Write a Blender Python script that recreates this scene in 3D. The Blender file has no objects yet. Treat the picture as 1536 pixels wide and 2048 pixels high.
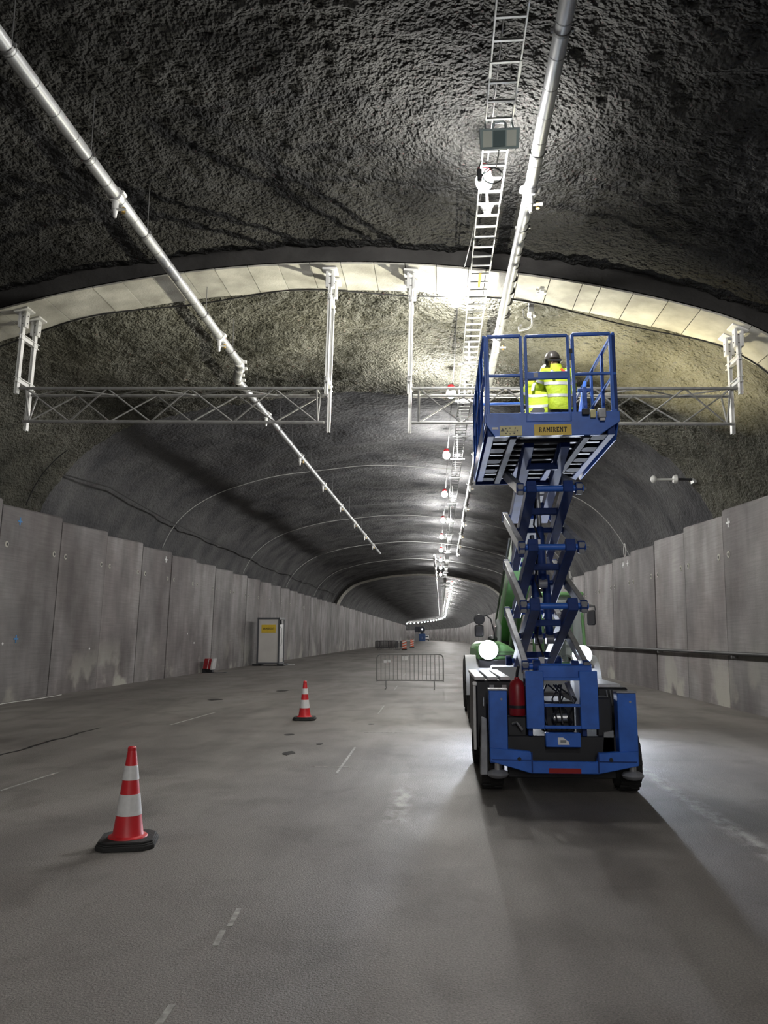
import bpy, math, random
import numpy as np
from mathutils import Vector, Matrix
random.seed(7)
SC = bpy.context.scene
COL = SC.collection

# ------------------------------------------------------------------ camera, world, exposure
PITCH, YAW = math.radians(9.185), math.radians(4.18)
cam_d = bpy.data.cameras.new('camera')
cam_d.sensor_fit = 'VERTICAL'; cam_d.sensor_height = 36.0; cam_d.lens = 36.0 * 1540 / 2048
cam_d.clip_start = 0.05; cam_d.clip_end = 2000
CAM = bpy.data.objects.new('camera', cam_d); COL.objects.link(CAM)
CAM.location = (0, 0, 1.65); CAM.rotation_euler = (math.pi / 2 + PITCH, 0, YAW)
SC.camera = CAM
SC.view_settings.view_transform = 'Standard'; SC.view_settings.look = 'None'
SC.view_settings.gamma = 1.0; SC.view_settings.use_curve_mapping = False
SC.view_settings.exposure = 0.35
W = bpy.data.worlds.new('world'); SC.world = W; W.use_nodes = True
W.node_tree.nodes['Background'].inputs[0].default_value = (0.5, 0.55, 0.65, 1)
W.node_tree.nodes['Background'].inputs[1].default_value = 0.02

BULB = 1000.0          # radiance of the festoon bulbs
HEAD_W = 560.0        # watts of each vehicle headlamp beam
FLOOD_W = 3300.0       # watts of the work lamps on the cab roof

# ------------------------------------------------------------------ materials
MATS = {}
def mat(name, col, rough=0.6, metal=0.0, var=0.0, vscale=3.0, bump=0.0, bscale=40.0, bdist=0.02, emit=None, estr=0.0, col2=None, alpha=None, spec=0.5, rnd=0.0):
    m = bpy.data.materials.new(name); m.use_nodes = True
    nt = m.node_tree; N, L = nt.nodes, nt.links
    b = N['Principled BSDF']
    b.inputs['Base Color'].default_value = (*col, 1); b.inputs['Roughness'].default_value = rough
    b.inputs['Metallic'].default_value = metal; b.inputs['Specular IOR Level'].default_value = spec
    tc = None
    if var or bump or col2:
        tc = N.new('ShaderNodeTexCoord')
    if var or col2:
        n = N.new('ShaderNodeTexNoise'); n.inputs['Scale'].default_value = vscale; n.inputs['Detail'].default_value = 6
        L.new(tc.outputs['Object'], n.inputs['Vector'])
        r = N.new('ShaderNodeValToRGB'); r.color_ramp.elements[0].position = 0.35; r.color_ramp.elements[1].position = 0.68
        c2 = col2 if col2 else tuple(max(0, c * (1 - var)) for c in col)
        r.color_ramp.elements[0].color = (*c2, 1); r.color_ramp.elements[1].color = (*col, 1)
        L.new(n.outputs['Fac'], r.inputs['Fac']); out = r.outputs['Color']
        if rnd:
            oi = N.new('ShaderNodeObjectInfo'); mr = N.new('ShaderNodeMapRange')
            mr.inputs['To Min'].default_value = 1 - rnd; mr.inputs['To Max'].default_value = 1 + rnd * .5
            L.new(oi.outputs['Random'], mr.inputs['Value'])
            mx = N.new('ShaderNodeMix'); mx.data_type = 'RGBA'; mx.blend_type = 'MULTIPLY'; mx.inputs['Factor'].default_value = 1
            L.new(out, mx.inputs[6]); L.new(mr.outputs['Result'], mx.inputs[7]); out = mx.outputs[2]
        L.new(out, b.inputs['Base Color'])
    if bump:
        n2 = N.new('ShaderNodeTexNoise'); n2.inputs['Scale'].default_value = bscale; n2.inputs['Detail'].default_value = 4
        L.new(tc.outputs['Object'], n2.inputs['Vector'])
        bp = N.new('ShaderNodeBump'); bp.inputs['Strength'].default_value = bump; bp.inputs['Distance'].default_value = bdist
        L.new(n2.outputs['Fac'], bp.inputs['Height']); L.new(bp.outputs['Normal'], b.inputs['Normal'])
    if emit:
        b.inputs['Emission Color'].default_value = (*emit, 1); b.inputs['Emission Strength'].default_value = estr
    if alpha is not None:
        b.inputs['Transmission Weight'].default_value = alpha; b.inputs['IOR'].default_value = 1.45
    MATS[name] = m
    return m

def shotcrete(name, c1, c2, fine, dist, streak=False):
    m = bpy.data.materials.new(name); m.use_nodes = True
    nt = m.node_tree; N, L = nt.nodes, nt.links; b = N['Principled BSDF']; b.inputs['Roughness'].default_value = 0.9
    b.inputs['Specular IOR Level'].default_value = 0.2
    tc = N.new('ShaderNodeTexCoord')
    n = N.new('ShaderNodeTexNoise'); n.inputs['Scale'].default_value = 0.7; n.inputs['Detail'].default_value = 5
    r = N.new('ShaderNodeValToRGB'); r.color_ramp.elements[0].position = 0.32; r.color_ramp.elements[1].position = 0.7
    r.color_ramp.elements[0].color = (*c1, 1); r.color_ramp.elements[1].color = (*c2, 1)
    L.new(tc.outputs['Object'], n.inputs['Vector']); L.new(n.outputs['Fac'], r.inputs['Fac'])
    L.new(r.outputs['Color'], b.inputs['Base Color'])
    v = N.new('ShaderNodeTexNoise'); v.inputs['Scale'].default_value = fine; v.inputs['Detail'].default_value = 1.6; v.inputs['Roughness'].default_value = 0.5
    L.new(tc.outputs['Object'], v.inputs['Vector'])
    bp = N.new('ShaderNodeBump'); bp.inputs['Strength'].default_value = 1.0; bp.inputs['Distance'].default_value = dist
    L.new(v.outputs['Fac'], bp.inputs['Height']); L.new(bp.outputs['Normal'], b.inputs['Normal'])
    MATS[name] = m
    return m

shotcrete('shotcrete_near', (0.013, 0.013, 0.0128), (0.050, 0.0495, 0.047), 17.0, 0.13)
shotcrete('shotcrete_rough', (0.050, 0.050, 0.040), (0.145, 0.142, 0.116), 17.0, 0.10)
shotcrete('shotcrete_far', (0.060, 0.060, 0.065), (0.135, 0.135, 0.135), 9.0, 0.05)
mat('arch_concrete', (0.54, 0.53, 0.47), 0.8, col2=(0.33, 0.32, 0.28), vscale=2.2, bump=0.25, bscale=30, rnd=0.12)
mat('arch_body', (0.042, 0.040, 0.038), 0.9, var=0.4, vscale=2, bump=0.5, bscale=8, bdist=0.05)  # unlit front of the ring painted in as near black; also backs the panels
mat('blue_paint', (0.035, 0.155, 0.64), 0.42, var=0.25, vscale=6)
mat('blue_dark', (0.014, 0.046, 0.21), 0.6, var=0.3, vscale=5, spec=0.3)
mat('lift_black', (0.016, 0.017, 0.022), 0.55, var=0.3, vscale=8)
mat('lift_grey', (0.36, 0.37, 0.40), 0.45, 0.3, var=0.35, vscale=7)
mat('lift_white', (0.62, 0.62, 0.62), 0.4, var=0.2, vscale=5)
mat('lift_plate', (0.040, 0.046, 0.066), 0.7, var=0.4, vscale=9, spec=0.2)
mat('barrier_steel', (0.20, 0.20, 0.20), 0.5, 0.3)
mat('stored_steel', (0.05, 0.05, 0.055), 0.6, 0.2)
mat('rubber', (0.02, 0.02, 0.02), 0.85, bump=0.3, bscale=60)
mat('steel', (0.55, 0.56, 0.57), 0.35, 0.85, var=0.2, vscale=10)
mat('galvanised', (0.46, 0.47, 0.47), 0.42, 0.5, var=0.22, vscale=12)
mat('pipe_galvanised', (0.46, 0.47, 0.475), 0.4, 0.35, var=0.2, vscale=3)
mat('white_steel', (0.78, 0.78, 0.76), 0.4, 0.1, var=0.12, vscale=6)
mat('rod_steel', (0.16, 0.16, 0.16), 0.5, 0.5)
mat('brass', (0.55, 0.38, 0.12), 0.35, 0.9)
mat('red_paint', (0.30, 0.012, 0.02), 0.4, var=0.3, vscale=8)
mat('red_reflector', (0.30, 0.012, 0.012), 0.35)
mat('cone_red', (0.62, 0.022, 0.03), 0.45, var=0.15, vscale=9)
mat('cone_white', (0.72, 0.72, 0.72), 0.35, var=0.12, vscale=25, bump=0.1, bscale=120, bdist=0.003)
mat('sign_yellow', (0.72, 0.50, 0.04), 0.45, var=0.1, vscale=10)
mat('sign_cream', (0.70, 0.64, 0.34), 0.5, var=0.15, vscale=14)
mat('print_black', (0.015, 0.015, 0.015), 0.6)
mat('print_white', (0.8, 0.8, 0.8), 0.7)
mat('print_blue', (0.05, 0.22, 0.5), 0.7)
mat('hivis', (0.50, 0.66, 0.025), 0.7, var=0.18, vscale=7, bump=0.5, bscale=14, bdist=0.03)
mat('hivis_dark', (0.06, 0.065, 0.075), 0.8, bump=0.4, bscale=15)
mat('reflective', (0.55, 0.57, 0.58), 0.45, 0.2)
mat('orange_mark', (0.75, 0.10, 0.02), 0.6)
mat('skin', (0.50, 0.30, 0.22), 0.6)
mat('helmet_dark', (0.06, 0.055, 0.05), 0.3)
mat('helmet_white', (0.65, 0.65, 0.62), 0.35)
mat('green_paint', (0.15, 0.33, 0.13), 0.4, var=0.2, vscale=4)
mat('vehicle_black', (0.03, 0.03, 0.035), 0.5)
mat('vehicle_grey', (0.25, 0.26, 0.27), 0.5)
mat('glass_dark', (0.06, 0.08, 0.10), 0.08, spec=0.8)
mat('cab_glass', (0.75, 0.85, 0.85), 0.04, alpha=0.9)
mat('lamp_glass', (0.9, 0.93, 1.0), 0.3, emit=(0.82, 0.88, 1.0), estr=160.0)
mat('beacon', (0.6, 0.05, 0.02), 0.3, emit=(1.0, 0.12, 0.05), estr=2.0)
mat('amber', (0.8, 0.25, 0.03), 0.3)
mat('flood_face', (1, 0.95, 0.8), 0.3, emit=(1.0, 0.93, 0.68), estr=25.0)
mat('bulb', (1, 1, 1), 0.3, emit=(1.0, 0.98, 0.945), estr=BULB)
mat('lamp_red', (0.65, 0.02, 0.03), 0.35)
mat('cable_black', (0.015, 0.015, 0.015), 0.6)
mat('cable_white', (0.6, 0.6, 0.58), 0.5)
mat('flood_body', (0.33, 0.39, 0.40), 0.4, 0.3)
mat('flood_glass', (0.34, 0.44, 0.43), 0.25, spec=0.7)
mat('flood_reflector', (0.62, 0.66, 0.58), 0.4, 0.1)
mat('flood_cell', (0.10, 0.16, 0.16), 0.3)
mat('galvanised_dull', (0.36, 0.36, 0.35), 0.45, 0.4, var=0.25, vscale=12)
mat('cabin_white', (0.60, 0.58, 0.55), 0.6, var=0.1, vscale=1.5)
mat('frame_dark', (0.07, 0.075, 0.085), 0.5)
mat('line_paint', (0.42, 0.41, 0.38), 0.8, var=0.55, vscale=18)
mat('tar', (0.012, 0.010, 0.009), 0.5)
mat('container_blue', (0.03, 0.09, 0.26), 0.6, var=0.2, vscale=1)
mat('fan_dark', (0.03, 0.035, 0.05), 0.6)
mat('far_lamp', (1, 1, 1), 0.3, emit=(0.85, 0.9, 1.0), estr=6.0)
mat('orange_plastic', (0.72, 0.11, 0.03), 0.5)
mat('yellow_tag', (0.75, 0.48, 0.03), 0.5)

def panel_material():
    m = bpy.data.materials.new('panel_concrete'); m.use_nodes = True
    nt = m.node_tree; N, L = nt.nodes, nt.links; b = N['Principled BSDF']; b.inputs['Roughness'].default_value = 0.75
    g = N.new('ShaderNodeNewGeometry'); oi = N.new('ShaderNodeObjectInfo')
    def noise(scale, detail=5, sc3=None, off=False):
        n = N.new('ShaderNodeTexNoise'); n.inputs['Scale'].default_value = scale; n.inputs['Detail'].default_value = detail
        mp = N.new('ShaderNodeMapping'); L.new(g.outputs['Position'], mp.inputs['Vector'])
        if sc3: mp.inputs['Scale'].default_value = sc3
        L.new(mp.outputs['Vector'], n.inputs['Vector']); return n.outputs['Fac']
    def ramp(f, p0, c0, p1, c1):
        r = N.new('ShaderNodeValToRGB'); e = r.color_ramp.elements
        e[0].position = p0; e[0].color = (*c0, 1); e[1].position = p1; e[1].color = (*c1, 1)
        L.new(f, r.inputs['Fac']); return r.outputs['Color']
    def mul(a, c, f=1.0):
        x = N.new('ShaderNodeMix'); x.data_type = 'RGBA'; x.blend_type = 'MULTIPLY'; x.inputs['Factor'].default_value = f
        L.new(a, x.inputs[6]); L.new(c, x.inputs[7]); return x.outputs[2]
    base = ramp(noise(0.75, 7, (1, 1, 0.7)), 0.3, (0.170, 0.158, 0.158), 0.7, (0.36, 0.345, 0.34))
    streak = ramp(noise(2.0, 4, (1, 1.0, 0.12)), 0.35, (0.78, 0.765, 0.77), 0.62, (1, 1, 1))
    rows = ramp(noise(3.0, 3, (0.3, 0.3, 10)), 0.3, (0.80, 0.80, 0.80), 0.7, (1, 1, 1))
    stain = ramp(noise(0.42, 6, (1, 1, 0.8)), 0.40, (0.70, 0.665, 0.66), 0.56, (1, 1, 1))
    c = mul(mul(mul(base, streak), rows), stain)
    sp = N.new('ShaderNodeSeparateXYZ'); L.new(g.outputs['Position'], sp.inputs[0])
    # efflorescence splashed on the foot of the panels
    mr = N.new('ShaderNodeMapRange'); mr.inputs['From Min'].default_value = 1.7; mr.inputs['From Max'].default_value = 0.1
    L.new(sp.outputs['Z'], mr.inputs['Value'])
    blot = ramp(noise(0.55, 5), 0.53, (0, 0, 0), 0.60, (1, 1, 1))
    mm = N.new('ShaderNodeMath'); mm.operation = 'MULTIPLY'; L.new(mr.outputs['Result'], mm.inputs[0]); L.new(blot, mm.inputs[1])
    ef = N.new('ShaderNodeMix'); ef.data_type = 'RGBA'; L.new(mm.outputs[0], ef.inputs['Factor'])
    L.new(c, ef.inputs[6]); ef.inputs[7].default_value = (0.36, 0.35, 0.31, 1)
    r2 = N.new('ShaderNodeMapRange'); r2.inputs['To Min'].default_value = 0.72; r2.inputs['To Max'].default_value = 1.15
    L.new(oi.outputs['Random'], r2.inputs['Value'])
    out = mul(ef.outputs[2], r2.outputs['Result'])
    L.new(out, b.inputs['Base Color'])
    bp = N.new('ShaderNodeBump'); bp.inputs['Strength'].default_value = 0.35; bp.inputs['Distance'].default_value = 0.01
    L.new(noise(25, 4), bp.inputs['Height']); L.new(bp.outputs['Normal'], b.inputs['Normal'])
    MATS['panel_concrete'] = m
panel_material()

def floor_material():
    m = bpy.data.materials.new('road_surface'); m.use_nodes = True
    nt = m.node_tree; N, L = nt.nodes, nt.links; b = N['Principled BSDF']
    g = N.new('ShaderNodeNewGeometry')
    def noise(scale, detail=5, sc3=(1, 1, 1), rough=0.5, dist=0.0):
        n = N.new('ShaderNodeTexNoise'); n.inputs['Scale'].default_value = scale; n.inputs['Detail'].default_value = detail
        n.inputs['Roughness'].default_value = rough; n.inputs['Distortion'].default_value = dist
        mp = N.new('ShaderNodeMapping'); L.new(g.outputs['Position'], mp.inputs['Vector']); mp.inputs['Scale'].default_value = sc3
        L.new(mp.outputs['Vector'], n.inputs['Vector']); return n.outputs['Fac']
    def ramp(f, p0, c0, p1, c1):
        r = N.new('ShaderNodeValToRGB'); e = r.color_ramp.elements
        e[0].position = p0; e[0].color = (*c0, 1); e[1].position = p1; e[1].color = (*c1, 1)
        L.new(f, r.inputs['Fac']); return r.outputs['Color']
    def mix(a, c, mode='MULTIPLY', f=1.0):
        x = N.new('ShaderNodeMix'); x.data_type = 'RGBA'; x.blend_type = mode
        if isinstance(f, float): x.inputs['Factor'].default_value = f
        else: L.new(f, x.inputs['Factor'])
        L.new(a, x.inputs[6])
        if isinstance(c, tuple): x.inputs[7].default_value = (*c, 1)
        else: L.new(c, x.inputs[7])
        return x.outputs[2]
    base = ramp(noise(0.22, 6, (1, 0.5, 1)), 0.3, (0.185, 0.170, 0.155), 0.72, (0.30, 0.280, 0.258))
    tracks = ramp(noise(0.5, 5, (1.6, 0.35, 1), 0.55, 0.6), 0.36, (0.66, 0.65, 0.64), 0.58, (1, 1, 1))
    grain = ramp(noise(85, 3, (1, 1, 1), 0.75), 0.32, (0.42, 0.42, 0.42), 0.70, (1.14, 1.13, 1.13))
    patch = ramp(noise(1.3, 6, (1, 0.8, 1), 0.6, 0.4), 0.34, (0.74, 0.73, 0.72), 0.50, (1, 1, 1))
    c = mix(mix(mix(base, tracks), patch), grain)
    # pale grit dragged along beside the lift (a trail with its own shape) and a few pale patches
    sp = N.new('ShaderNodeSeparateXYZ'); L.new(g.outputs['Position'], sp.inputs[0])
    def band(x0, w, y0, y1):
        a = N.new('ShaderNodeMath'); a.operation = 'SUBTRACT'; L.new(sp.outputs['X'], a.inputs[0]); a.inputs[1].default_value = x0
        ab = N.new('ShaderNodeMath'); ab.operation = 'ABSOLUTE'; L.new(a.outputs[0], ab.inputs[0])
        mr = N.new('ShaderNodeMapRange'); mr.inputs['From Min'].default_value = w; mr.inputs['From Max'].default_value = w * 0.2
        L.new(ab.outputs[0], mr.inputs['Value'])
        my = N.new('ShaderNodeMapRange'); my.inputs['From Min'].default_value = y0; my.inputs['From Max'].default_value = y0 + 0.8; L.new(sp.outputs['Y'], my.inputs['Value'])
        my2 = N.new('ShaderNodeMapRange'); my2.inputs['From Min'].default_value = y1; my2.inputs['From Max'].default_value = y1 - 0.8; L.new(sp.outputs['Y'], my2.inputs['Value'])
        q = N.new('ShaderNodeMath'); q.operation = 'MULTIPLY'; L.new(mr.outputs[0], q.inputs[0]); L.new(my.outputs[0], q.inputs[1])
        q2 = N.new('ShaderNodeMath'); q2.operation = 'MULTIPLY'; L.new(q.outputs[0], q2.inputs[0]); L.new(my2.outputs[0], q2.inputs[1])
        nz = ramp(noise(6, 5, (1, 0.6, 1), 0.7), 0.42, (0, 0, 0), 0.62, (1, 1, 1))
        q3 = N.new('ShaderNodeMath'); q3.operation = 'MULTIPLY'; L.new(q2.outputs[0], q3.inputs[0]); L.new(nz, q3.inputs[1])
        return q3.outputs[0]
    c = mix(c, (0.42, 0.40, 0.37), 'MIX', band(2.50, 0.14, 5.6, 11.0))
    c = mix(c, (0.40, 0.39, 0.36), 'MIX', band(-0.42, 0.16, 6.9, 9.2))
    L.new(c, b.inputs['Base Color'])
    rr = N.new('ShaderNodeMapRange'); rr.inputs['To Min'].default_value = 0.45; rr.inputs['To Max'].default_value = 0.85
    L.new(noise(0.6, 4), rr.inputs['Value']); L.new(rr.outputs[0], b.inputs['Roughness'])
    bp = N.new('ShaderNodeBump'); bp.inputs['Strength'].default_value = 0.8; bp.inputs['Distance'].default_value = 0.012
    L.new(noise(75, 3, (1, 1, 1), 0.65), bp.inputs['Height'])
    L.new(bp.outputs['Normal'], b.inputs['Normal'])
    MATS['road_surface'] = m
floor_material()

# ------------------------------------------------------------------ mesh helpers
ORG = {}
class MB:
    def __init__(s): s.v = []; s.f = []
    def add(s, vs, fs):
        n = len(s.v); s.v += [tuple(map(float, p)) for p in vs]; s.f += [tuple(i + n for i in f) for f in fs]; return s
    def box(s, x0, x1, y0, y1, z0, z1):
        return s.add([(x0, y0, z0), (x1, y0, z0), (x1, y1, z0), (x0, y1, z0), (x0, y0, z1), (x1, y0, z1), (x1, y1, z1), (x0, y1, z1)],
                     [(0, 3, 2, 1), (4, 5, 6, 7), (0, 1, 5, 4), (1, 2, 6, 5), (2, 3, 7, 6), (3, 0, 4, 7)])
    def bar(s, a, b, w, h, up=(0, 0, 1)):
        a, b = Vector(a), Vector(b); d = (b - a).normalized(); u = Vector(up)
        if abs(d.dot(u)) > 0.98: u = Vector((0, 1, 0))
        r = d.cross(u).normalized(); u = r.cross(d)
        vs = [p + r * sx * w / 2 + u * sz * h / 2 for p in (a, b) for sx, sz in ((-1, -1), (1, -1), (1, 1), (-1, 1))]
        return s.add(vs, [(0, 1, 2, 3), (7, 6, 5, 4), (0, 4, 5, 1), (1, 5, 6, 2), (2, 6, 7, 3), (3, 7, 4, 0)])
    def path(s, pts, r, n=8, closed=False, ry=None):
        P = [Vector(p) for p in pts]; m = len(P); vs = []; fs = []
        rr = r if isinstance(r, (list, tuple)) else [r] * m
        up = None
        for i in range(m):
            if closed: d = P[(i + 1) % m] - P[i - 1]
            else: d = P[min(i + 1, m - 1)] - P[max(i - 1, 0)]
            d.normalize()
            if up is None:
                up = Vector((0, 0, 1)) if abs(d.z) < 0.9 else Vector((0, 1, 0))
            x = d.cross(up).normalized(); up = x.cross(d).normalized()
            for k in range(n):
                a = 2 * math.pi * k / n
                vs.append(P[i] + x * math.cos(a) * rr[i] + up * math.sin(a) * (rr[i] if ry is None else ry[i]))
        for i in range(m if closed else m - 1):
            j = (i + 1) % m
            for k in range(n):
                l = (k + 1) % n; fs.append((i * n + k, i * n + l, j * n + l, j * n + k))
        if not closed:
            fs.append(tuple(range(n - 1, -1, -1))); fs.append(tuple(range((m - 1) * n, m * n)))
        return s.add(vs, fs)
    def tube(s, a, b, r, n=10): return s.path([a, b], r, n)
    def lathe(s, c, prof, n=20, axis='z'):
        vs = []; fs = []; m = len(prof)
        for (r, h) in prof:
            for k in range(n):
                a = 2 * math.pi * k / n; x, y = r * math.cos(a), r * math.sin(a)
                p = {'z': (x, y, h), 'y': (x, h, y), 'x': (h, x, y)}[axis]
                vs.append((c[0] + p[0], c[1] + p[1], c[2] + p[2]))
        for i in range(m - 1):
            for k in range(n):
                l = (k + 1) % n; fs.append((i * n + k, i * n + l, (i + 1) * n + l, (i + 1) * n + k))
        fs.append(tuple(range(n - 1, -1, -1))); fs.append(tuple(range((m - 1) * n, m * n)))
        return s.add(vs, fs)
    def prism(s, poly, axis, a0, a1):
        n = len(poly)
        def P(p, a): return {'x': (a, p[0], p[1]), 'y': (p[0], a, p[1]), 'z': (p[0], p[1], a)}[axis]
        vs = [P(p, a0) for p in poly] + [P(p, a1) for p in poly]
        fs = [tuple(range(n)), tuple(range(2 * n - 1, n - 1, -1))] + [(i, i + n, (i + 1) % n + n, (i + 1) % n) for i in range(n)]
        return s.add(vs, fs)
    def ball(s, c, r, nu=14, nv=8, z0=-1.0, z1=1.0):
        rx, ry, rz = r if isinstance(r, (tuple, list)) else (r, r, r)
        prof = []; a0, a1 = math.asin(z0), math.asin(z1)
        vs = []; fs = []
        for i in range(nv + 1):
            t = a0 + (a1 - a0) * i / nv
            for k in range(nu):
                a = 2 * math.pi * k / nu
                vs.append((c[0] + rx * math.cos(t) * math.cos(a), c[1] + ry * math.cos(t) * math.sin(a), c[2] + rz * math.sin(t)))
        for i in range(nv):
            for k in range(nu):
                l = (k + 1) % nu; fs.append((i * nu + k, i * nu + l, (i + 1) * nu + l, (i + 1) * nu + k))
        fs.append(tuple(range(nu - 1, -1, -1))); fs.append(tuple(range(nv * nu, (nv + 1) * nu)))
        return s.add(vs, fs)
    def build(s, name, m, parent=None, bevel=0.0, smooth=True, label=None, local=False):
        o0 = ORG.get(parent.name, Vector((0, 0, 0))) if parent and not local else Vector((0, 0, 0))
        me = bpy.data.meshes.new(name)
        me.from_pydata([(x - o0.x, y - o0.y, z - o0.z) for x, y, z in s.v], [], s.f)
        fix_normals(me)
        me.materials.append(MATS[m])
        if smooth:
            me.polygons.foreach_set('use_smooth', [True] * len(me.polygons)); me.set_sharp_from_angle(angle=math.radians(38))
        ob = bpy.data.objects.new(name, me); COL.objects.link(ob)
        if parent: ob.parent = parent; ORG[ob.name] = o0
        if bevel:
            bv = ob.modifiers.new('bevel', 'BEVEL'); bv.width = bevel; bv.segments = 1; bv.limit_method = 'ANGLE'
        if label: ob['label'] = label
        return ob
import bmesh
def fix_normals(me):
    bm = bmesh.new(); bm.from_mesh(me); bmesh.ops.recalc_face_normals(bm, faces=bm.faces); bm.to_mesh(me); bm.free()

def thing(name, loc, label, cat, group=None, kind=None):
    o = bpy.data.objects.new(name, None); COL.objects.link(o); o.location = loc; o.empty_display_size = 0.2
    ORG[o.name] = Vector(loc)
    return tag(o, label, cat, group, kind)
def tag(o, label, cat=None, group=None, kind=None):
    o['label'] = label
    if cat: o['category'] = cat
    if group: o['group'] = group
    if kind: o['kind'] = kind
    return o
def copy_tree(o, loc=None, rz=None, parent=None, label=None):
    c = o.copy(); COL.objects.link(c); c.parent = parent
    if loc is not None: c.location = loc
    if rz is not None: c.rotation_euler[2] = rz
    if label: c['label'] = label
    for ch in [x for x in bpy.data.objects if x.parent == o]: copy_tree(ch, parent=c)
    return c
def share(src, name, parent, loc=(0, 0, 0)):
    c = bpy.data.objects.new(name, src.data); COL.objects.link(c); c.parent = parent; c.location = loc
    for md in src.modifiers:
        n = c.modifiers.new(md.name, md.type)
        if md.type == 'BEVEL': n.width = md.width; n.segments = md.segments; n.limit_method = 'ANGLE'
    return c

# ------------------------------------------------------------------ tunnel geometry
TILT = math.radians(1.4); CT, ST = math.cos(TILT), math.sin(TILT)     # road crossfall against the vertical
U0, V0, R1, D1, R2 = -2.084, -14.355, 22.498, 6.5, 4.0
ANG = math.asin(D1 / R1); CU = D1 - R2 * math.sin(ANG); CV = V0 + (R1 - R2) * math.cos(ANG)
def bend(Y): return -max(0.0, Y - 230.0) ** 2 / 1100.0
def W3(u, v, Y): return Vector((u * CT + v * ST + bend(Y), Y, v * CT - u * ST))
def profile(n, down=1.2):
    """n points along the vault, left springing to right: offset from the axis, height, outward normal"""
    L1, L2 = R1 * ANG, R2 * (math.pi / 2 - ANG); T = L1 + L2 + down; out = []
    for i in range(n):
        q = -T + 2 * T * i / (n - 1); a = abs(q); sg = -1 if q < 0 else 1
        if a <= L1: f = a / R1; p = (R1 * math.sin(f), V0 + R1 * math.cos(f), math.sin(f), math.cos(f))
        elif a <= L1 + L2: f = ANG + (a - L1) / R2; p = (CU + R2 * math.sin(f), CV + R2 * math.cos(f), math.sin(f), math.cos(f))
        else: p = (CU + R2, CV - (a - L1 - L2), 1.0, 0.0)
        out.append((sg * p[0], p[1], sg * p[2], p[3]))
    return out
def vault_z(X, d=0.0):
    """height of the vault (offset d) above world X near the crown"""
    best = None
    for (a, v, nu, nv) in PROF:
        w = W3(U0 + a + nu * d, v + nv * d, 0)
        if best is None or abs(w.x - X) < best[0]: best = (abs(w.x - X), w.z)
    return best[1]
PROF = profile(801)

rng = np.random.default_rng(3)
def vnoise(A, B, sa, sb, seed):
    """smooth value noise on coordinate arrays A (rows) x B (cols)"""
    r = np.random.default_rng(seed); a = A / sa; b = B / sb
    a -= a.min(); b -= b.min()
    G = r.random((int(a.max()) + 3, int(b.max()) + 3)) * 2 - 1
    ia, ib = a.astype(int), b.astype(int); fa, fb = a - ia, b - ib
    fa = fa * fa * (3 - 2 * fa); fb = fb * fb * (3 - 2 * fb)
    g = lambda i, j: G[np.ix_(ia + i, ib + j)]
    fa = fa[:, None]; fb = fb[None, :]
    return (g(0, 0) * (1 - fa) + g(1, 0) * fa) * (1 - fb) + (g(0, 1) * (1 - fa) + g(1, 1) * fa) * fb

def vault(name, Y0, Y1, dy, n, d, layers, m, label, down=1.2):
    pr = np.array(profile(n, down)); Ys = np.linspace(Y0, Y1, max(2, int((Y1 - Y0) / dy) + 1))
    T = R1 * ANG + R2 * (math.pi / 2 - ANG) + down; arc = np.linspace(0, 2 * T, n)
    D = np.full((len(Ys), n), d, float)
    for i, (amp, sy, sa) in enumerate(layers): D += amp * vnoise(Ys.copy(), arc.copy(), sy, sa, 11 + i * 7 + int(Y0) % 97)
    U = U0 + pr[None, :, 0] + D * pr[None, :, 2]; V = pr[None, :, 1] + D * pr[None, :, 3]
    bx = -np.maximum(0, Ys - 230) ** 2 / 1100.0
    X = U * CT + V * ST + bx[:, None]; Z = V * CT - U * ST; Y = np.repeat(Ys[:, None], n, 1)
    co = np.stack([X, Y, Z], -1).reshape(-1, 3)
    i, j = np.meshgrid(np.arange(len(Ys) - 1), np.arange(n - 1), indexing='ij'); k = (i * n + j).ravel()
    q = np.stack([k, k + n, k + n + 1, k + 1], -1)
    me = bpy.data.meshes.new(name); me.vertices.add(len(co)); me.vertices.foreach_set('co', co.ravel())
    me.loops.add(q.size); me.loops.foreach_set('vertex_index', q.ravel().astype(np.int32))
    me.polygons.add(len(q)); me.polygons.foreach_set('loop_start', np.arange(0, q.size, 4, dtype=np.int32))
    me.polygons.foreach_set('use_smooth', np.ones(len(q), bool)); me.update(calc_edges=True); me.validate()
    me.materials.append(MATS[m]); o = bpy.data.objects.new(name, me); COL.objects.link(o)
    return tag(o, label, 'ceiling', kind='structure')

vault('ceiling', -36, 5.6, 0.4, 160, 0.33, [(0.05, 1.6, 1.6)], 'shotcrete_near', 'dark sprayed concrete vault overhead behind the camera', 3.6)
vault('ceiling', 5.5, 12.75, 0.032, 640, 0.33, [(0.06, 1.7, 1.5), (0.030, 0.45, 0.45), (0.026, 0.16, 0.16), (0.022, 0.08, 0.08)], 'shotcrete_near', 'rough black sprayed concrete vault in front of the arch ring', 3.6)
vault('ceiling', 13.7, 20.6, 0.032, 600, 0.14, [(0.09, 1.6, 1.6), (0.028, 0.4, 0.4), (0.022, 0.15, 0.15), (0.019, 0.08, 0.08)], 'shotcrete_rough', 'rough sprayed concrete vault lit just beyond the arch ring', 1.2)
vault('ceiling', 20.55, 82.2, 0.14, 200, 0.42, [(0.12, 1.9, 3.5), (0.05, 0.7, 1.2), (0.02, 0.28, 0.3)], 'shotcrete_far', 'dark grey long tunnel vault between the two arch rings', 1.2)
vault('ceiling', 84.0, 460, 1.2, 70, 0.35, [(0.10, 2.6, 6.0)], 'shotcrete_far', 'distant curved tunnel vault beyond the second arch ring', 1.2)

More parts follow.
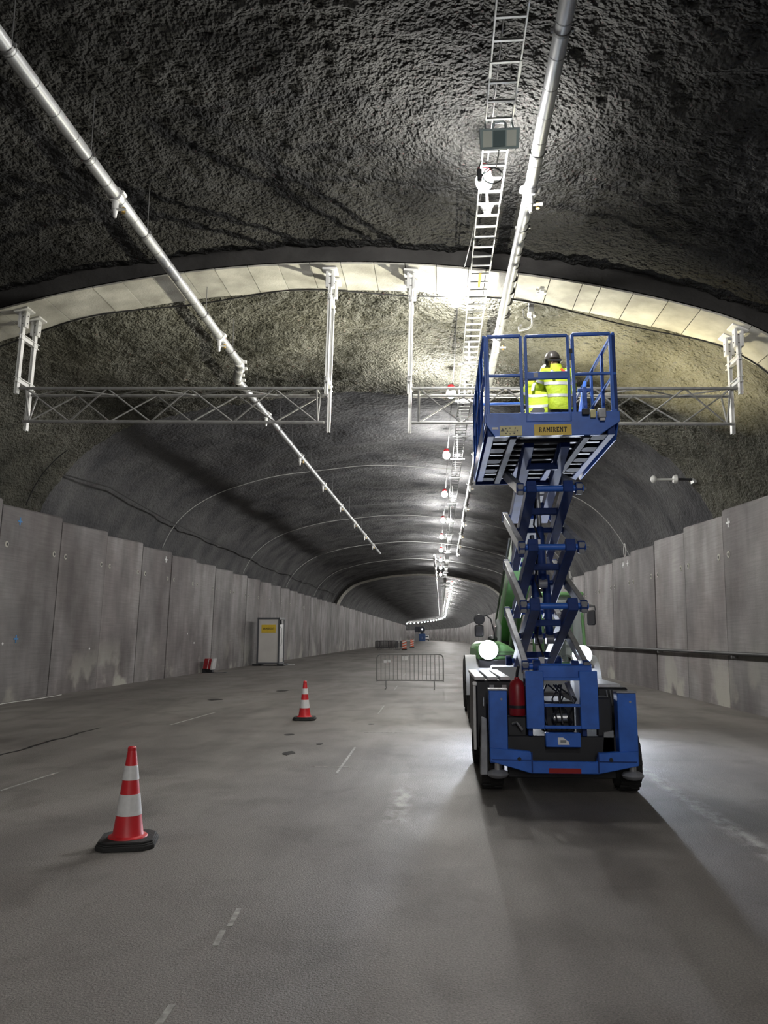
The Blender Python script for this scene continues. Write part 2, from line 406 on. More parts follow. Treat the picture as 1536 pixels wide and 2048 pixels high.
# floor
def make_floor():
    b = MB(); ys = [-36, 0, 30, 90, 190] + [190 + 10 * k for k in range(1, 29)]
    vs = []; fs = []
    for y in ys:
        vs += [(-13.2 + bend(y), y, 0), (9.2 + bend(y), y, 0)]
    for i in range(len(ys) - 1): fs.append((2 * i, 2 * i + 1, 2 * i + 3, 2 * i + 2))
    b.add(vs, fs); o = b.build('floor', 'road_surface', smooth=False)
    tag(o, 'grey brown worn road surface with dark tyre tracks', 'floor', kind='structure')
    def plate(name, pts, w, m, h=0.004):
        q = MB()
        for a, c in zip(pts[:-1], pts[1:]):
            q.bar((a[0], a[1], h / 2), (c[0], c[1], h / 2), w, h)
        return q.build(name, m, o, smooth=False)
    for (x, y0, y1) in [(-1.215, 2.9, 3.72), (-1.235, 4.40, 4.62), (-1.235, 4.68, 4.97), (-1.29, 9.68, 11.95), (-1.37, 17.0, 19.0), (-1.47, 24.4, 26.6), (-1.6, 33, 36), (-1.7, 45, 48)]:
        plate('lane_dash', [(x, y0), (x - 0.02, y1)], 0.032, 'line_paint')
    plate('survey_line', [(-4.78, 8.38), (-4.72, 9.53)], 0.03, 'line_paint')
    plate('survey_line', [(-5.12, 14.66), (-4.98, 17.1)], 0.04, 'line_paint')
    plate('survey_line', [(-1.35, 13.79), (-0.70, 13.83)], 0.05, 'line_paint')
    plate('survey_line', [(-1.7, 10.2), (-1.2, 10.2)], 0.03, 'line_paint')
    plate('survey_line', [(-0.6, 36.0), (0.6, 36.0)], 0.10, 'line_paint')
    plate('survey_line', [(-0.9, 25.6), (0.5, 25.6)], 0.07, 'line_paint')
    plate('survey_line', [(0.2, 52.0), (1.6, 52.0)], 0.14, 'line_paint')
    rr = random.Random(4); pts = []
    for k in range(25):
        t = k / 24; pts.append((-6.17 - 0.1 * t + rr.uniform(-.035, .035), 10.3 + 3.8 * t))
    q = MB()
    for k, (a, c) in enumerate(zip(pts[:-1], pts[1:])):
        w = 0.028 + 0.03 * math.sin(math.pi * k / 24) + rr.uniform(-.008, .008)
        q.bar((a[0], a[1] - .03, 0.003), (c[0], c[1] + .03, 0.003), w, 0.006)
    q.build('tar_seam', 'tar', o, smooth=False, label='black tar seam')
    # shallow broken patches in the surface
    for (x, y, r, n) in [(-2.2, 11.3, .16, 9), (-1.9, 12.3, .1, 6), (-2.6, 13.4, .12, 7), (-6.0, 20.5, .3, 9), (-1.35, 15.1, .1, 6), (-4.9, 24, .3, 8)]:
        pp = [(x + r * (.6 + .5 * rr.random()) * 0.7 * math.cos(6.283 * k / n), y + r * (.6 + .5 * rr.random()) * 1.2 * math.sin(6.283 * k / n)) for k in range(n)]
        MB().prism(pp, 'z', 0.0005, 0.005).build('surface_patch', 'tar' if y > 8 else 'road_surface', o, smooth=False)
    return o
FLOOR = make_floor()

# walls of precast panels
def make_wall(side):
    left = side == 'left'
    ub = -11.05 if left else 6.72; sg = -1 if left else 1
    vtop = 4.74 if left else 4.78; step = 3.1 if left else 3.05
    first = 21.4 - 18 * 3.1 if left else 19.0 - 17 * 3.05
    b = MB(); ys = [-36, 10, 50, 100, 190] + [190 + 10 * k for k in range(1, 28)]
    vs = []; fs = []
    for y in ys:
        for (du, v) in ((0.17, -0.6), (0.17, 4.45), (0.5, 4.45), (0.5, -0.6)):
            vs.append(W3(ub + sg * du, v, y))
    for i in range(len(ys) - 1):
        for k in range(4): fs.append((4 * i + k, 4 * i + (k + 1) % 4, 4 * i + 4 + (k + 1) % 4, 4 * i + 4 + k))
    b.add(vs, fs); wall = b.build('wall_' + side, 'arch_body', smooth=False)
    tag(wall, 'tall grey precast concrete panel wall along the %s side' % side, 'wall', kind='structure')
    plug = hole = None; rr = random.Random(5 if left else 6); edge = []
    k = 0; y = first
    while y < 440:
        y1 = y + step; g = 0.028; j = rr.uniform(-.015, .015); rise = 0.13
        if y < 190: yy0, yy1 = y + g, y1 - g
        else: yy0, yy1 = y + g, y1 - g
        q = MB(); c0 = W3(0, 0, yy0)
        P = []
        for (yy, vt) in ((yy0, vtop - rise / 2), (yy1, vtop + rise / 2)):
            for (du, v) in ((0, -0.5), (0, vt - .04), (.04, vt), (0.16, vt), (0.16, -0.5)):
                P.append(W3(ub + sg * (du + j), v, yy))
        q.add(P, [(0, 1, 2, 3, 4), (9, 8, 7, 6, 5)] + [(i, (i + 1) % 5, (i + 1) % 5 + 5, i + 5) for i in range(5)])
        o = q.build('concrete_panel', 'panel_concrete', wall, smooth=False)
        edge.append((y, ub + sg * j))
        if 12 < y < 62:
            for yy in (y + 0.34, y1 - 0.34):
                loc = W3(ub + sg * j, vtop - 1.05, yy)
                if plug is None:
                    plug = MB().lathe((0, 0, 0), [(0.0, -.02), (.085, -.02), (.085, .010), (.075, .016), (0.0, .016)], 14, 'x').build('anchor_plug', 'arch_concrete', o)
                    hole = MB().lathe((0, 0, 0), [(0.0, 0.0), (.042, 0.0), (.042, .022), (0.0, .022)], 10, 'x').build('anchor_hole', 'print_black', o)
                    plug.location = loc; hole.location = loc
                    if not left: plug.rotation_euler[2] = hole.rotation_euler[2] = math.pi
                else:
                    for s_ in (plug, hole):
                        c = share(s_, s_.name.split('.')[0], o, loc)
                        if not left: c.rotation_euler[2] = math.pi
        y = y1; k += 1
    # survey crosses painted on the panels
    def cross(v, Y, r, m):
        q = MB(); uu = ub - sg * 0.018
        for (dv, dy) in ((r, r * .22), (r * .22, r)):
            q.add([W3(uu, v - dv, Y - dy), W3(uu, v - dv, Y + dy), W3(uu, v + dv, Y + dy), W3(uu, v + dv, Y - dy),
                   W3(uu + sg * .03, v - dv, Y - dy), W3(uu + sg * .03, v - dv, Y + dy), W3(uu + sg * .03, v + dv, Y + dy), W3(uu + sg * .03, v + dv, Y - dy)],
                  [(0, 1, 2, 3), (7, 6, 5, 4), (0, 4, 5, 1), (1, 5, 6, 2), (2, 6, 7, 3), (3, 7, 4, 0)])
        return q.build('survey_mark', m, wall, smooth=False)
    if left:
        cross(4.42, 30.0, .12, 'print_white'); cross(4.35, 19.15, .10, 'print_blue'); cross(1.32, 19.5, .10, 'print_blue')
        for (v, Y) in ((1.2, 18.9), (1.0, 23.8), (1.1, 34.2), (1.05, 45.6), (1.5, 33.2)): cross(v, Y, .04, 'print_white')
    else:
        cross(4.48, 18.6, .11, 'print_white'); cross(4.45, 28.6, .10, 'print_white'); cross(4.45, 29.3, .10, 'print_white')
    return wall
WALL_L = make_wall('left'); WALL_R = make_wall('right')

# arch rings
def make_ring(name, Y0, Y1, depth, piece, label, vmin, capm='arch_concrete'):
    T = R1 * ANG + R2 * (math.pi / 2 - ANG)
    pr = profile(400, 1.5)
    # body: the ring itself, from 3 cm above the soffit boards up into the vault
    vs = []; fs = []; m = len(pr)
    for (a, v, nu, nv) in pr:
        for (d, y) in ((0.03, Y0), (depth, Y0), (depth, Y1), (0.03, Y1)): vs.append(W3(U0 + a + nu * d, v + nv * d, y))
    for i in range(m - 1):
        for k in range(4): fs.append((4 * i + k, 4 * i + (k + 1) % 4, 4 * i + 4 + (k + 1) % 4, 4 * i + 4 + k))
    b = MB().add(vs, fs); o = b.build(name, 'arch_body', smooth=False); tag(o, label, 'arch', kind='structure')
    rr = random.Random(9); Tt = T + 1.5; s = -Tt
    pin = profile(2001, 1.5)
    def at(q): return pin[min(2000, max(0, int(round((q + Tt) / (2 * Tt) * 2000))))]
    while s < Tt - 0.05:
        w = piece * rr.choice([1, 1, 1, 1.05, 0.55, 1.6]) ; e = min(Tt, s + w); g = 0.006; q = MB(); vs = []; fs = []
        dd = rr.uniform(-.006, .006)
        for kk in range(4):
            a, v, nu, nv = at(s + g + (e - s - 2 * g) * kk / 3)
            for (d, y) in ((dd, Y0 - 0.0), (0.05, Y0), (0.05, Y1), (dd, Y1)): vs.append(W3(U0 + a + nu * d, v + nv * d, y))
        for kk in range(3):
            for k in range(4): fs.append((4 * kk + k, 4 * kk + (k + 1) % 4, 4 * kk + 4 + (k + 1) % 4, 4 * kk + 4 + k))
        fs += [(0, 1, 2, 3), (15, 14, 13, 12)]
        q.add(vs, fs).build('soffit_panel', capm, o, smooth=False); s = e
    return o
RING = make_ring('trim_1', 12.70, 13.76, 0.5, 0.56, 'concrete arch ring with pale board-marked underside in front of the gantries', 3)
RING2 = make_ring('trim_2', 82.0, 84.2, 0.7, 1.1, 'distant second concrete arch ring far down the tunnel', 3)

# ------------------------------------------------------------------ pipes
def pipe_x_left(Y):
    if Y < 15.9: return -4.36
    if Y < 17.1: return -4.36 - 0.33 * (Y - 15.9) / 1.2
    return -4.69 + 0.34 * (Y - 17.1) / 38.5
def pipe_x_right(Y): return 1.27 if Y < 14 else 1.27 + (-0.06 if Y < 40 else -.02)
PZ = 7.6; PR = 0.083
def coupling(b, x, Y, r=PR):
    b.lathe((x, Y, PZ), [(r * 1.02, -.05), (r * 1.28, -.045), (r * 1.28, .045), (r * 1.02, .05)], 16, 'y')
def make_pipe(name, fx, Ystart, Yend, label, clamps, nozzles, flex=None):
    t = thing(name, (fx(Ystart), Ystart, PZ), label, 'pipe')
    cuts = sorted(set([Ystart] + [n for n in nozzles if Ystart < n < Yend] + ([flex[0], flex[1]] if flex else []) + [Yend]))
    for a, c in zip(cuts[:-1], cuts[1:]):
        if flex and abs(a - flex[0]) < 1e-6: continue
        n = max(1, int((c - a) / 5)); pts = [(fx(a + (c - a) * i / n), a + (c - a) * i / n, PZ) for i in range(n + 1)]
        pts[-1] = (fx(c - 1e-4), c, PZ)
        MB().path(pts, PR, 20).build('pipe_section', 'pipe_galvanised', t)
    sm = MB(); Y = Ystart + .2
    while Y < min(Yend, 34):
        if not (flex and flex[0] - .1 < Y < flex[1] + .1): sm.lathe((fx(Y), Y, PZ), [(PR * .98, -.006), (PR * 1.018, -.006), (PR * 1.018, .006), (PR * .98, .006)], 18, 'y')
        Y += 0.46
    if sm.v: sm.build('cladding_seams', 'rod_steel', t)
    for Y in clamps:
        x = fx(Y); b = MB().lathe((x, Y, PZ), [(PR * 1.0, -.018), (PR * 1.10, -.018), (PR * 1.10, .018), (PR * 1.0, .018)], 16, 'y')
        for s_ in (-1, 1): b.box(x + s_ * .093 - .02, x + s_ * .093 + .02, Y - .012, Y + .012, PZ - .02, PZ + .02)
        c = b.build('pipe_clamp', 'rod_steel', t)
        zc = vault_z(x, 0.33 if Y < 12.7 else (0 if Y < 13.76 else (.1 if Y < 20.5 else .4)))
        MB().tube((x + .06, Y, PZ + .06), (x + .06, Y, zc + .06), 0.007, 6).build('drop_rod', 'rod_steel', c)
    for Y in nozzles:
        x = fx(Y); b = MB(); coupling(b, x, Y)
        for s_ in (-1, 1): b.lathe((x + s_ * .11, Y, PZ + .01), [(.025, -.06), (.03, -.05), (.03, .05), (.025, .06)], 8, 'y')
        b.lathe((x, Y, PZ), [(.045, -.21), (.045, -.06)], 12); c = b.build('coupling', 'white_steel', t)
        MB().lathe((x, Y + .01, PZ), [(.0, -.33), (.022, -.32), (.03, -.25), (.04, -.21), (.04, -.2)], 10).box(x + .03, x + .16, Y - .015, Y + .015, PZ - .225, PZ - .20).build('hose_valve', 'white_steel', c)
        MB().lathe((x + .10, Y + .05, PZ - .2), [(.0, -.04), (.026, -.04), (.026, .04), (0, .04)], 10).build('valve_cap', 'brass', c)
    if flex:
        a, c = flex; pts = []; rr = []
        n = 26
        for i in range(n + 1):
            q = i / n; e = q * q * (3 - 2 * q); pts.append((fx(a - 1e-3) + (fx(c) - fx(a - 1e-3)) * e, a + (c - a) * q, PZ + .015 * math.sin(q * 6.28))); rr.append(PR * (1.04 + .17 * (1 if (i % 4) in (1, 2) else 0)))
        f = MB().path(pts, rr, 16).build('flexible_joint', 'galvanised', t)
        for Y in (a, a + (c - a) * .35, a + (c - a) * .7, c):
            q = (Y - a) / (c - a); e = q * q * (3 - 2 * q); x = fx(a - 1e-3) + (fx(c) - fx(a - 1e-3)) * e
            b = MB(); coupling(b, x, Y); b.box(x + .08, x + .17, Y - .03, Y + .03, PZ - .03, PZ + .03).build('bolted_collar', 'white_steel', f)
    return t
make_pipe('water_main', pipe_x_left, 1.5, 55.4, 'pale galvanised water main crossing the upper left over the long truss',
          [2.5, 4.5, 6.7, 8.51, 10.39, 13.31, 15.17, 18.6, 21.4, 23.2, 26.6, 31.8, 37.5, 43], [4.4, 9.4, 14.4, 19.95, 24.8, 29.6, 34.6, 40, 45, 50], (15.9, 17.1))
make_pipe('water_main', pipe_x_right, 1.5, 57.4, 'galvanised water main beside the cable ladder above the lift',
          [2.9, 6.9, 8.87, 10.65, 13.79, 17, 21, 24.5, 28, 33, 38, 44], [4.7, 9.69, 14.89, 20, 25, 30, 35, 40, 45, 50, 55])
make_pipe('water_main', lambda Y: -0.42 + bend(Y), 57.0, 230, 'distant thin water main starting left of the ladder lamps', [], [60, 66, 72, 80])

# ------------------------------------------------------------------ cable ladder
def lad_x(Y): return 0.76 - 0.16 * min(1, max(0, (Y - 6) / 24)) - 0.12 * min(1, max(0, (Y - 30) / 50)) + bend(Y)
LZ = 7.62
def make_ladder():
    t = thing('cable_ladder', (lad_x(2), 2, LZ), 'long galvanised cable ladder hung under the tunnel crown', 'ladder')
    HW = 0.155; sec = 6.0; y = 1.4
    while y < 120:
        e = y + sec
        for s_ in (-1, 1):
            MB().bar((lad_x(y) + s_ * HW, y, LZ), (lad_x(e) + s_ * HW, e, LZ), 0.016, 0.055).build('side_rail', 'galvanised', t, smooth=False)
            if y > 3: MB().box(lad_x(y) + s_ * HW - .014, lad_x(y) + s_ * HW + .014, y - .12, y + .12, LZ - .033, LZ + .033).build('splice_plate', 'galvanised', t, smooth=False)
        y = e
    for s_ in (-1, 1):
        pts = [(lad_x(Y) + s_ * HW, Y, LZ) for Y in range(122, 330, 8)]
        MB().path(pts, 0.03, 4).build('side_rail', 'galvanised', t, smooth=False)
    src = None; k = 0; Y = 1.6
    while Y < 84:
        x = lad_x(Y)
        if src is None:
            src = MB().box(-HW, HW, -.014, .014, -.012, .012).build('rung', 'galvanised', t, smooth=False, local=True); r = src
        else: r = share(src, 'rung', t)
        r.location = (x - lad_x(2), Y - 2, -0.012); Y += 0.3
    b = MB(); Y = 84.2
    while Y < 150: b.box(lad_x(Y) - HW, lad_x(Y) + HW, Y - .014, Y + .014, LZ - .024, LZ); Y += 0.3
    b.build('far_rungs', 'galvanised', t, smooth=False)['kind'] = 'stuff'
    for Y in [4.0, 10.27, 16.3, 19.0, 22.5, 25.5, 28.6, 34.4, 40, 45, 50, 55, 60, 66, 72, 78]:
        x = lad_x(Y); zc = vault_z(x, 0.33 if Y < 12.7 else (.1 if Y < 20.5 else .4))
        b = MB().box(x - .24, x + .24, Y - .02, Y + .02, LZ - .075, LZ - .035)
        if Y < 15: b = MB().box(x - .05, x + .05, Y - .02, Y + .02, LZ - .03, LZ + .03)
        h = b.build('ladder_hanger', 'galvanised', t, smooth=False)
        MB().box(x - .02, x + .02, Y - .018, Y + .018, LZ - .035, zc + .05).build('hanger_post', 'galvanised', h, smooth=False)
        MB().prism([(x - .10, LZ + .12), (x + .10, LZ + .12), (x + .06, LZ + .05), (x - .06, LZ + .05)], 'y', Y - .03, Y + .03).build('hanger_foot', 'galvanised', h, smooth=False)
    MB().box(lad_x(12.3) - .02, lad_x(12.3) + .02, 12.05, 12.55, LZ - .04, LZ - .025).build('warning_tag', 'yellow_tag', t, smooth=False, label='yellow tag')
    return t
make_ladder()

# ------------------------------------------------------------------ festoon lamps
def lamp_parts(t):
    MB().ball((0, 0, -.02), (.115, .115, .125), 16, 10).build('lamp_bulb', 'bulb', t)  # globe enlarged so its glowing size stands in for lamp glare
    MB().lathe((0, 0, 0), [(.06, .095), (.092, .10), (.095, .15), (.06, .20), (.03, .205)], 14).build('lamp_cap', 'lamp_red', t, label='red plastic cap')
    MB().path([(0, 0, .20), (.005, 0, .23), (.03, 0, .25), (.045, 0, .22)], .008, 6).build('hook', 'rod_steel', t)
LAMPS = [(0.64, 9.4, 7.60), (0.36, 13.9, 7.98), (0.315, 18.4, 7.6), (0.25, 25.0, 7.6), (0.22, 32.1, 7.6), (0.17, 39.5, 7.6), (0.10, 46.2, 7.6), (0.07, 53.5, 7.6), (0.04, 60.6, 7.6), (0.04, 67.7, 7.6), (0.04, 74.8, 7.6)]
ORD = ['first', 'second', 'third', 'fourth', 'fifth', 'sixth', 'seventh', 'eighth', 'ninth', 'tenth', 'eleventh']
XTRA = ['with red cap below the hanging floodlight', 'with red cap just past the arch ring', 'in front of the right truss', 'beside the ladder', 'beside the ladder', 'beside the ladder', 'beside the ladder', 'beside the ladder', 'small beside the ladder', 'small before the far arch', 'tiny by the far arch ring']
L0 = None
for i, p in enumerate(LAMPS):
    lab = 'lit white festoon bulb %s, %s along the row' % (XTRA[i], ORD[i])
    if L0 is None:
        L0 = thing('festoon_lamp', p, lab, 'lamp', 'festoon bulbs along the cable ladder'); ORG[L0.name] = Vector((0, 0, 0)); lamp_parts(L0)
    else: copy_tree(L0, p, None, None, lab)
for p in [((0.7, -2.5, 7.6), 'nearest'), ((0.7, -9.6, 7.6), 'second'), ((0.7, -16.7, 7.6), 'third'), ((0.7, -23.8, 7.6), 'fourth'), ((0.7, -30.9, 7.6), 'farthest')]:
    copy_tree(L0, p[0], None, None, '%s festoon bulb of the same row behind the camera' % p[1])
Y = 88.0; k = 0
while Y < 425:
    copy_tree(L0, (1.3 + bend(Y), Y, 7.62), None, None, 'distant festoon bulb in the bright curving row beyond the far arch'); Y += 7.1 if Y < 250 else 9.0
b = MB(); pts = []
seq = [(0.7, -30.9, 7.6), (0.7, -23.8, 7.6), (0.7, -16.7, 7.6), (0.7, -9.6, 7.6), (0.7, -2.5, 7.6)] + LAMPS
for a, c in zip(seq[:-1], seq[1:]):
    for q in range(6):
        s_ = q / 6; pts.append((a[0] + (c[0] - a[0]) * s_ + .045, a[1] + (c[1] - a[1]) * s_, a[2] + .22 + (c[2] - a[2]) * s_ - .10 * math.sin(math.pi * s_)))
pts.append((seq[-1][0], seq[-1][1], 7.82)); b.path(pts, .010, 6)
tag(b.build('festoon_cable', 'cable_black'), 'thin black supply cable joining the festoon bulbs beside the ladder', 'cable')

# floodlight hung under the ladder, switched off
def floodlight():
    c = Vector((0.74, 8.18, 7.33)); t = thing('floodlight', c, 'grey unlit floodlight hanging face-on under the cable ladder', 'floodlight')
    w, h, d = .225, .115, .09
    def q(x, y, z):  # tilted a little downward
        a = math.radians(26); return (c.x + x, c.y + y * math.cos(a) - z * math.sin(a), c.z + y * math.sin(a) + z * math.cos(a))
    bev = [(-w, -h), (w, -h), (w * 1.06, h), (-w * 1.06, h)]
    vs = [q(x, -.03, z) for x, z in bev] + [q(x * .85, d, z * .8) for x, z in bev]
    MB().add(vs, [(0, 1, 2, 3), (7, 6, 5, 4)] + [(i, i + 4, (i + 1) % 4 + 4, (i + 1) % 4) for i in range(4)]).build('housing', 'flood_body', t, bevel=.01)
    vs = [q(x * .93, -.034, z * .86) for x, z in bev] + [q(x * .93, -.02, z * .86) for x, z in bev]
    g = MB().add(vs, [(0, 1, 2, 3), (7, 6, 5, 4)] + [(i, i + 4, (i + 1) % 4 + 4, (i + 1) % 4) for i in range(4)]).build('front_glass', 'flood_glass', t)
    for x0, x1, m in ((-.19, -.085, 'flood_reflector'), (-.075, .065, 'flood_cell'), (.08, .19, 'flood_reflector')):
        vs = [q(x, -.040, z) for x, z in ((x0, -.085), (x1, -.085), (x1, .085), (x0, .085))] + [q(x, -.030, z) for x, z in ((x0, -.085), (x1, -.085), (x1, .085), (x0, .085))]
        MB().add(vs, [(0, 1, 2, 3), (7, 6, 5, 4)] + [(i, i + 4, (i + 1) % 4 + 4, (i + 1) % 4) for i in range(4)]).build('reflector_cell', m, g)
    MB().path([q(-.075, 0, h), q(-.065, 0, h + .05), q(-.04, 0, h + .065), q(.04, 0, h + .065), q(.065, 0, h + .05), q(.075, 0, h)], .016, 8).build('carry_handle', 'flood_body', t)
    for s_ in (-1, 1): MB().bar(q(s_ * .16, .03, h), (lad_x(8.2) + s_ * .155, 8.3, LZ), .02, .02).build('bracket', 'flood_body', t)
    pts = [q(0, .05, -h)]
    for k in range(22):
        a = 2 * math.pi * k / 20; pts.append((c.x - .05 + .12 * math.cos(a + 1.2), c.y + .45 + .02 * k / 20, c.z - .16 + .105 * math.sin(a + 1.2)))
    pts += [(c.x - .18, c.y + .5, c.z - .12), (c.x - .2, c.y + .7, c.z + .1), (lad_x(9) - .155, 9.0, LZ)]
    MB().path(pts, .009, 6).build('power_cord', 'cable_black', t)
    MB().box(c.x - .235, c.x - .175, c.y + .47, c.y + .53, c.z - .20, c.z - .05).build('plug', 'cable_black', t, bevel=.01)
floodlight()

# ------------------------------------------------------------------ sign gantries (triangular trusses on hangers)
def gantry(uL, uR, label, outer_left):
    base = W3((uL + uR) / 2, 5.5, 13.1); t = thing('gantry_truss', base, label, 'truss')
    YN, YF, YB = 12.95, 13.38, 13.16; VT, VB = 5.92, 5.36; r = 0.028
    G = lambda u, v, y: W3(u, v, y)
    for (v, y) in ((VT, YN), (VT, YF), (VB, YB)):
        MB().tube(G(uL, v, y), G(uR, v, y), r, 10).build('truss_chord', 'galvanised_dull', t)
    n = int(round((uR - uL - .2) / 0.72)); a0, a1 = uL + .12, uR - .12; st = (a1 - a0) / n
    for (v0, y0, v1, y1, ph) in ((VT, YN, VB, YB, 0), (VT, YF, VB, YB, 1), (VT, YN, VT, YF, 1)):
        for k in range(n):
            ua, ub_ = a0 + k * st, a0 + (k + 1) * st; up = (k + ph) % 2 == 0
            A = G(ua, v0 if up else v1, y0 if up else y1); B = G(ub_, v1 if up else v0, y1 if up else y0)
            MB().tube(A, B, .014, 8).build('truss_brace', 'galvanised_dull', t)
    for u in (a0, a1):
        MB().tube(G(u, VT, YN), G(u, VB, YB), .017, 8).build('end_strut', 'galvanised_dull', t)
        MB().tube(G(u, VT, YF), G(u, VB, YB), .017, 8).build('end_strut', 'galvanised_dull', t)
        MB().tube(G(u, VT, YN), G(u, VT, YF), .017, 8).build('end_strut', 'galvanised_dull', t)
    pr = profile(1601, 0)
    for u, sg in ((uL, -1), (uR, 1)):
        vs_ = min(pr, key=lambda p: abs(U0 + p[0] - u)); vc = vs_[1]; uu = u + sg * .05
        slope = vs_[2] / vs_[3]
        for (y, vlow) in ((YN, VT - .10), (YF, VB - .12)):
            # channel section post: web and two flanges
            def quadbox(u0, u1, v0, v1, y0, y1):
                P = [G(a, b_, c) for c in (y0, y1) for a, b_ in ((u0, v0), (u1, v0), (u1, v1), (u0, v1))]
                return P, [(0, 1, 2, 3), (7, 6, 5, 4), (0, 4, 5, 1), (1, 5, 6, 2), (2, 6, 7, 3), (3, 7, 4, 0)]
            b = MB(); top = vc - .10
            b.add(*quadbox(uu - .028, uu - .021, vlow, top, y - .045, y + .045)); b.add(*quadbox(uu + .021, uu + .028, vlow, top, y - .045, y + .045)); b.add(*quadbox(uu - .021, uu + .021, vlow, top, y - .006, y + .006))
            p = b.build('hanger_post', 'white_steel', t, smooth=False)
            b = MB(); b.add(*quadbox(uu - .075, uu - .03, vc - .34, vc - .03, y - .06, y + .06)); b.add(*quadbox(uu + .03, uu + .075, vc - .34, vc - .03, y - .06, y + .06))
            b.build('base_bracket', 'white_steel', p, bevel=.004)
            P = []
            for c_ in (y - .14, y + .14):
                for a, dv in ((-.13, -.045), (.13, -.045), (.13, -.008), (-.13, -.008)):
                    P.append(G(uu + a, vc + dv - slope * a, c_))
            MB().add(P, [(0, 1, 2, 3), (7, 6, 5, 4), (0, 4, 5, 1), (1, 5, 6, 2), (2, 6, 7, 3), (3, 7, 4, 0)]).build('base_plate', 'white_steel', p, smooth=False)
            for dv in (.12, .26):
                MB().tube(G(uu - .085, vc - dv, y), G(uu + .085, vc - dv, y), .011, 6).build('bolt', 'rod_steel', p)
        for v in (vc - .52, VT + .16):
            for dv in (0.045, -0.045):
                MB().bar(G(uu, v + dv, YN - .07), G(uu, v + dv, YF + .12), .075, .012).build('tie_flange', 'white_steel', t, smooth=False)
            MB().bar(G(uu, v, YN - .07), G(uu, v, YF + .12), .012, .09).build('tie_plate', 'white_steel', t, smooth=False)
    return t
def u_of(X, Z): return X * CT - Z * ST
gantry(u_of(-7.60, 6.0), u_of(-2.02, 5.9), 'long unlit triangular steel truss hung under the arch, left one', True)
gantry(u_of(-0.46, 5.85), u_of(5.06, 5.75), 'triangular steel truss hung under the arch behind the lift platform', False)

# fittings on the arch ring
def hook_fitting():
    x, y = 1.775, 13.92; t = thing('sensor_arm', (x, y, 8.05), 'grey hanging bracket with white curved tube arm behind the lift', 'bracket')
    MB().box(x - .05, x + .05, y - .03, y + .03, 7.66, 8.12).build('drop_tube', 'galvanised', t, bevel=.006)
    for s_ in (-1, 1): MB().box(x + s_ * .10 - .03, x + s_ * .10 + .03, y - .04, y + .04, 7.90, 8.0).build('ear_plate', 'white_steel', t)
    MB().box(x - .36, x - .14, y - .02, y + .02, 7.97, 8.02).build('side_arm', 'white_steel', t)
    MB().lathe((x, y, 0), [(.05, 7.60), (.085, 7.61), (.085, 7.67), (.05, 7.68)], 14).build('flange', 'white_steel', t)
    pts = [(x + .01, y, 7.60)] + [(x + .01 - .16 + .16 * math.cos(a), y, 7.50 + .14 * math.sin(a)) for a in [-.2 - .13 * k for k in range(11)]] + [(x - .24, y, 7.34), (x - .25, y, 7.42)]
    MB().path(pts, .022, 10).build('curved_arm', 'white_steel', t)
    MB().ball((x - .21, y - .02, 7.43), .024, 10, 6).build('sensor_tip', 'white_steel', t)
    MB().path([(x - .05, y - .03, 7.82), (x - .16, y - .03, 7.74), (x - .15, y, 7.6), (x - .03, y, 7.52)], .008, 6).build('signal_cord', 'cable_black', t)
hook_fitting()
zc = vault_z(1.87, 0); b = MB().box(1.78, 1.96, 13.16, 13.24, zc - .06, zc - .03).box(1.83, 1.91, 13.05, 13.35, zc - .075, zc - .03)
tag(b.build('cross_bracket', 'white_steel', bevel=.008), 'small white cross-shaped plate fixed under the arch ring', 'bracket')
def wall_arm():
    t = thing('pipe_arm', (6.7, 20.4, 5.95), 'white pipe stub with flange sticking out of the right vault', 'bracket')
    a, y, z = 5.62, 20.3, 5.72
    MB().path([(a + .06, y, z), (a + .52, y, z)], .03, 10).build('stub_tube', 'white_steel', t)
    MB().ball((a, y, z + .01), (.085, .085, .10), 12, 8).build('stub_head', 'white_steel', t)
    MB().lathe((a + .55, y, z), [(.04, -.06), (.09, -.05), (.12, 0), (.12, .04), (.06, .05)], 14, 'x').build('stub_flange', 'white_steel', t)
    MB().tube((a + .58, y, z), (a + 1.28, y, z - .02), .035, 10).build('stub_extension', 'vehicle_black', t)
    MB().box(a + .98, a + 1.06, y - .12, y + .12, z - .12, z + .12).build('mount_plate', 'galvanised', t)
    MB().path([(a + 1.2, y, z), (a + 1.35, y, z - .25), (a + 1.42, y, z - .36), (a + 1.3, y, z - .3), (a + 1.15, y, z - .1)], .02, 6).build('loose_cord', 'cable_black', t)
wall_arm()

# cables clipped over the vault
def ring_cable(Y, label, m, r, a0=0.081, a1=0.919, d=.30, coil=0, skip=None):
    pr = profile(161, .45); pts = []
    for i, (a, v, nu, nv) in enumerate(pr):
        if a0 <= i / 160 <= a1: pts.append(W3(U0 + a + nu * d, v + nv * d, Y + .12 * math.sin(i * .23)))
    t = thing('vault_cable', pts[0], label, 'cable'); MB().path(pts, r, 6).build('cable_run', m, t)
    for e, c in ((pts[0], coil & 1), (pts[-1], coil & 2)):
        if c:
            q = [(e.x - (.16 if e.x > 0 else -.16), e.y + .17 * math.cos(k * .42), e.z + .20 + .25 * math.sin(k * .42)) for k in range(15)]
            MB().path(q, .022, 8, closed=True).build('cable_coil', 'cable_white', t)
    return t
ring_cable(30.5, 'first pale cable looped over the whole vault, coiled above the right wall', 'cable_white', .013, coil=2)
ring_cable(43.5, 'second pale cable looped over the whole vault, coiled above the right wall', 'cable_white', .013, coil=2)
ring_cable(56.0, 'third pale cable looped over the vault in the distance', 'cable_white', .015)
ring_cable(68.5, 'fourth and farthest thin pale cable looped over the vault', 'cable_white', .015)
ring_cable(13.80, 'thin black cable draped along the back edge of the arch ring', 'cable_black', .014, 0.16, 0.84, d=-.015)
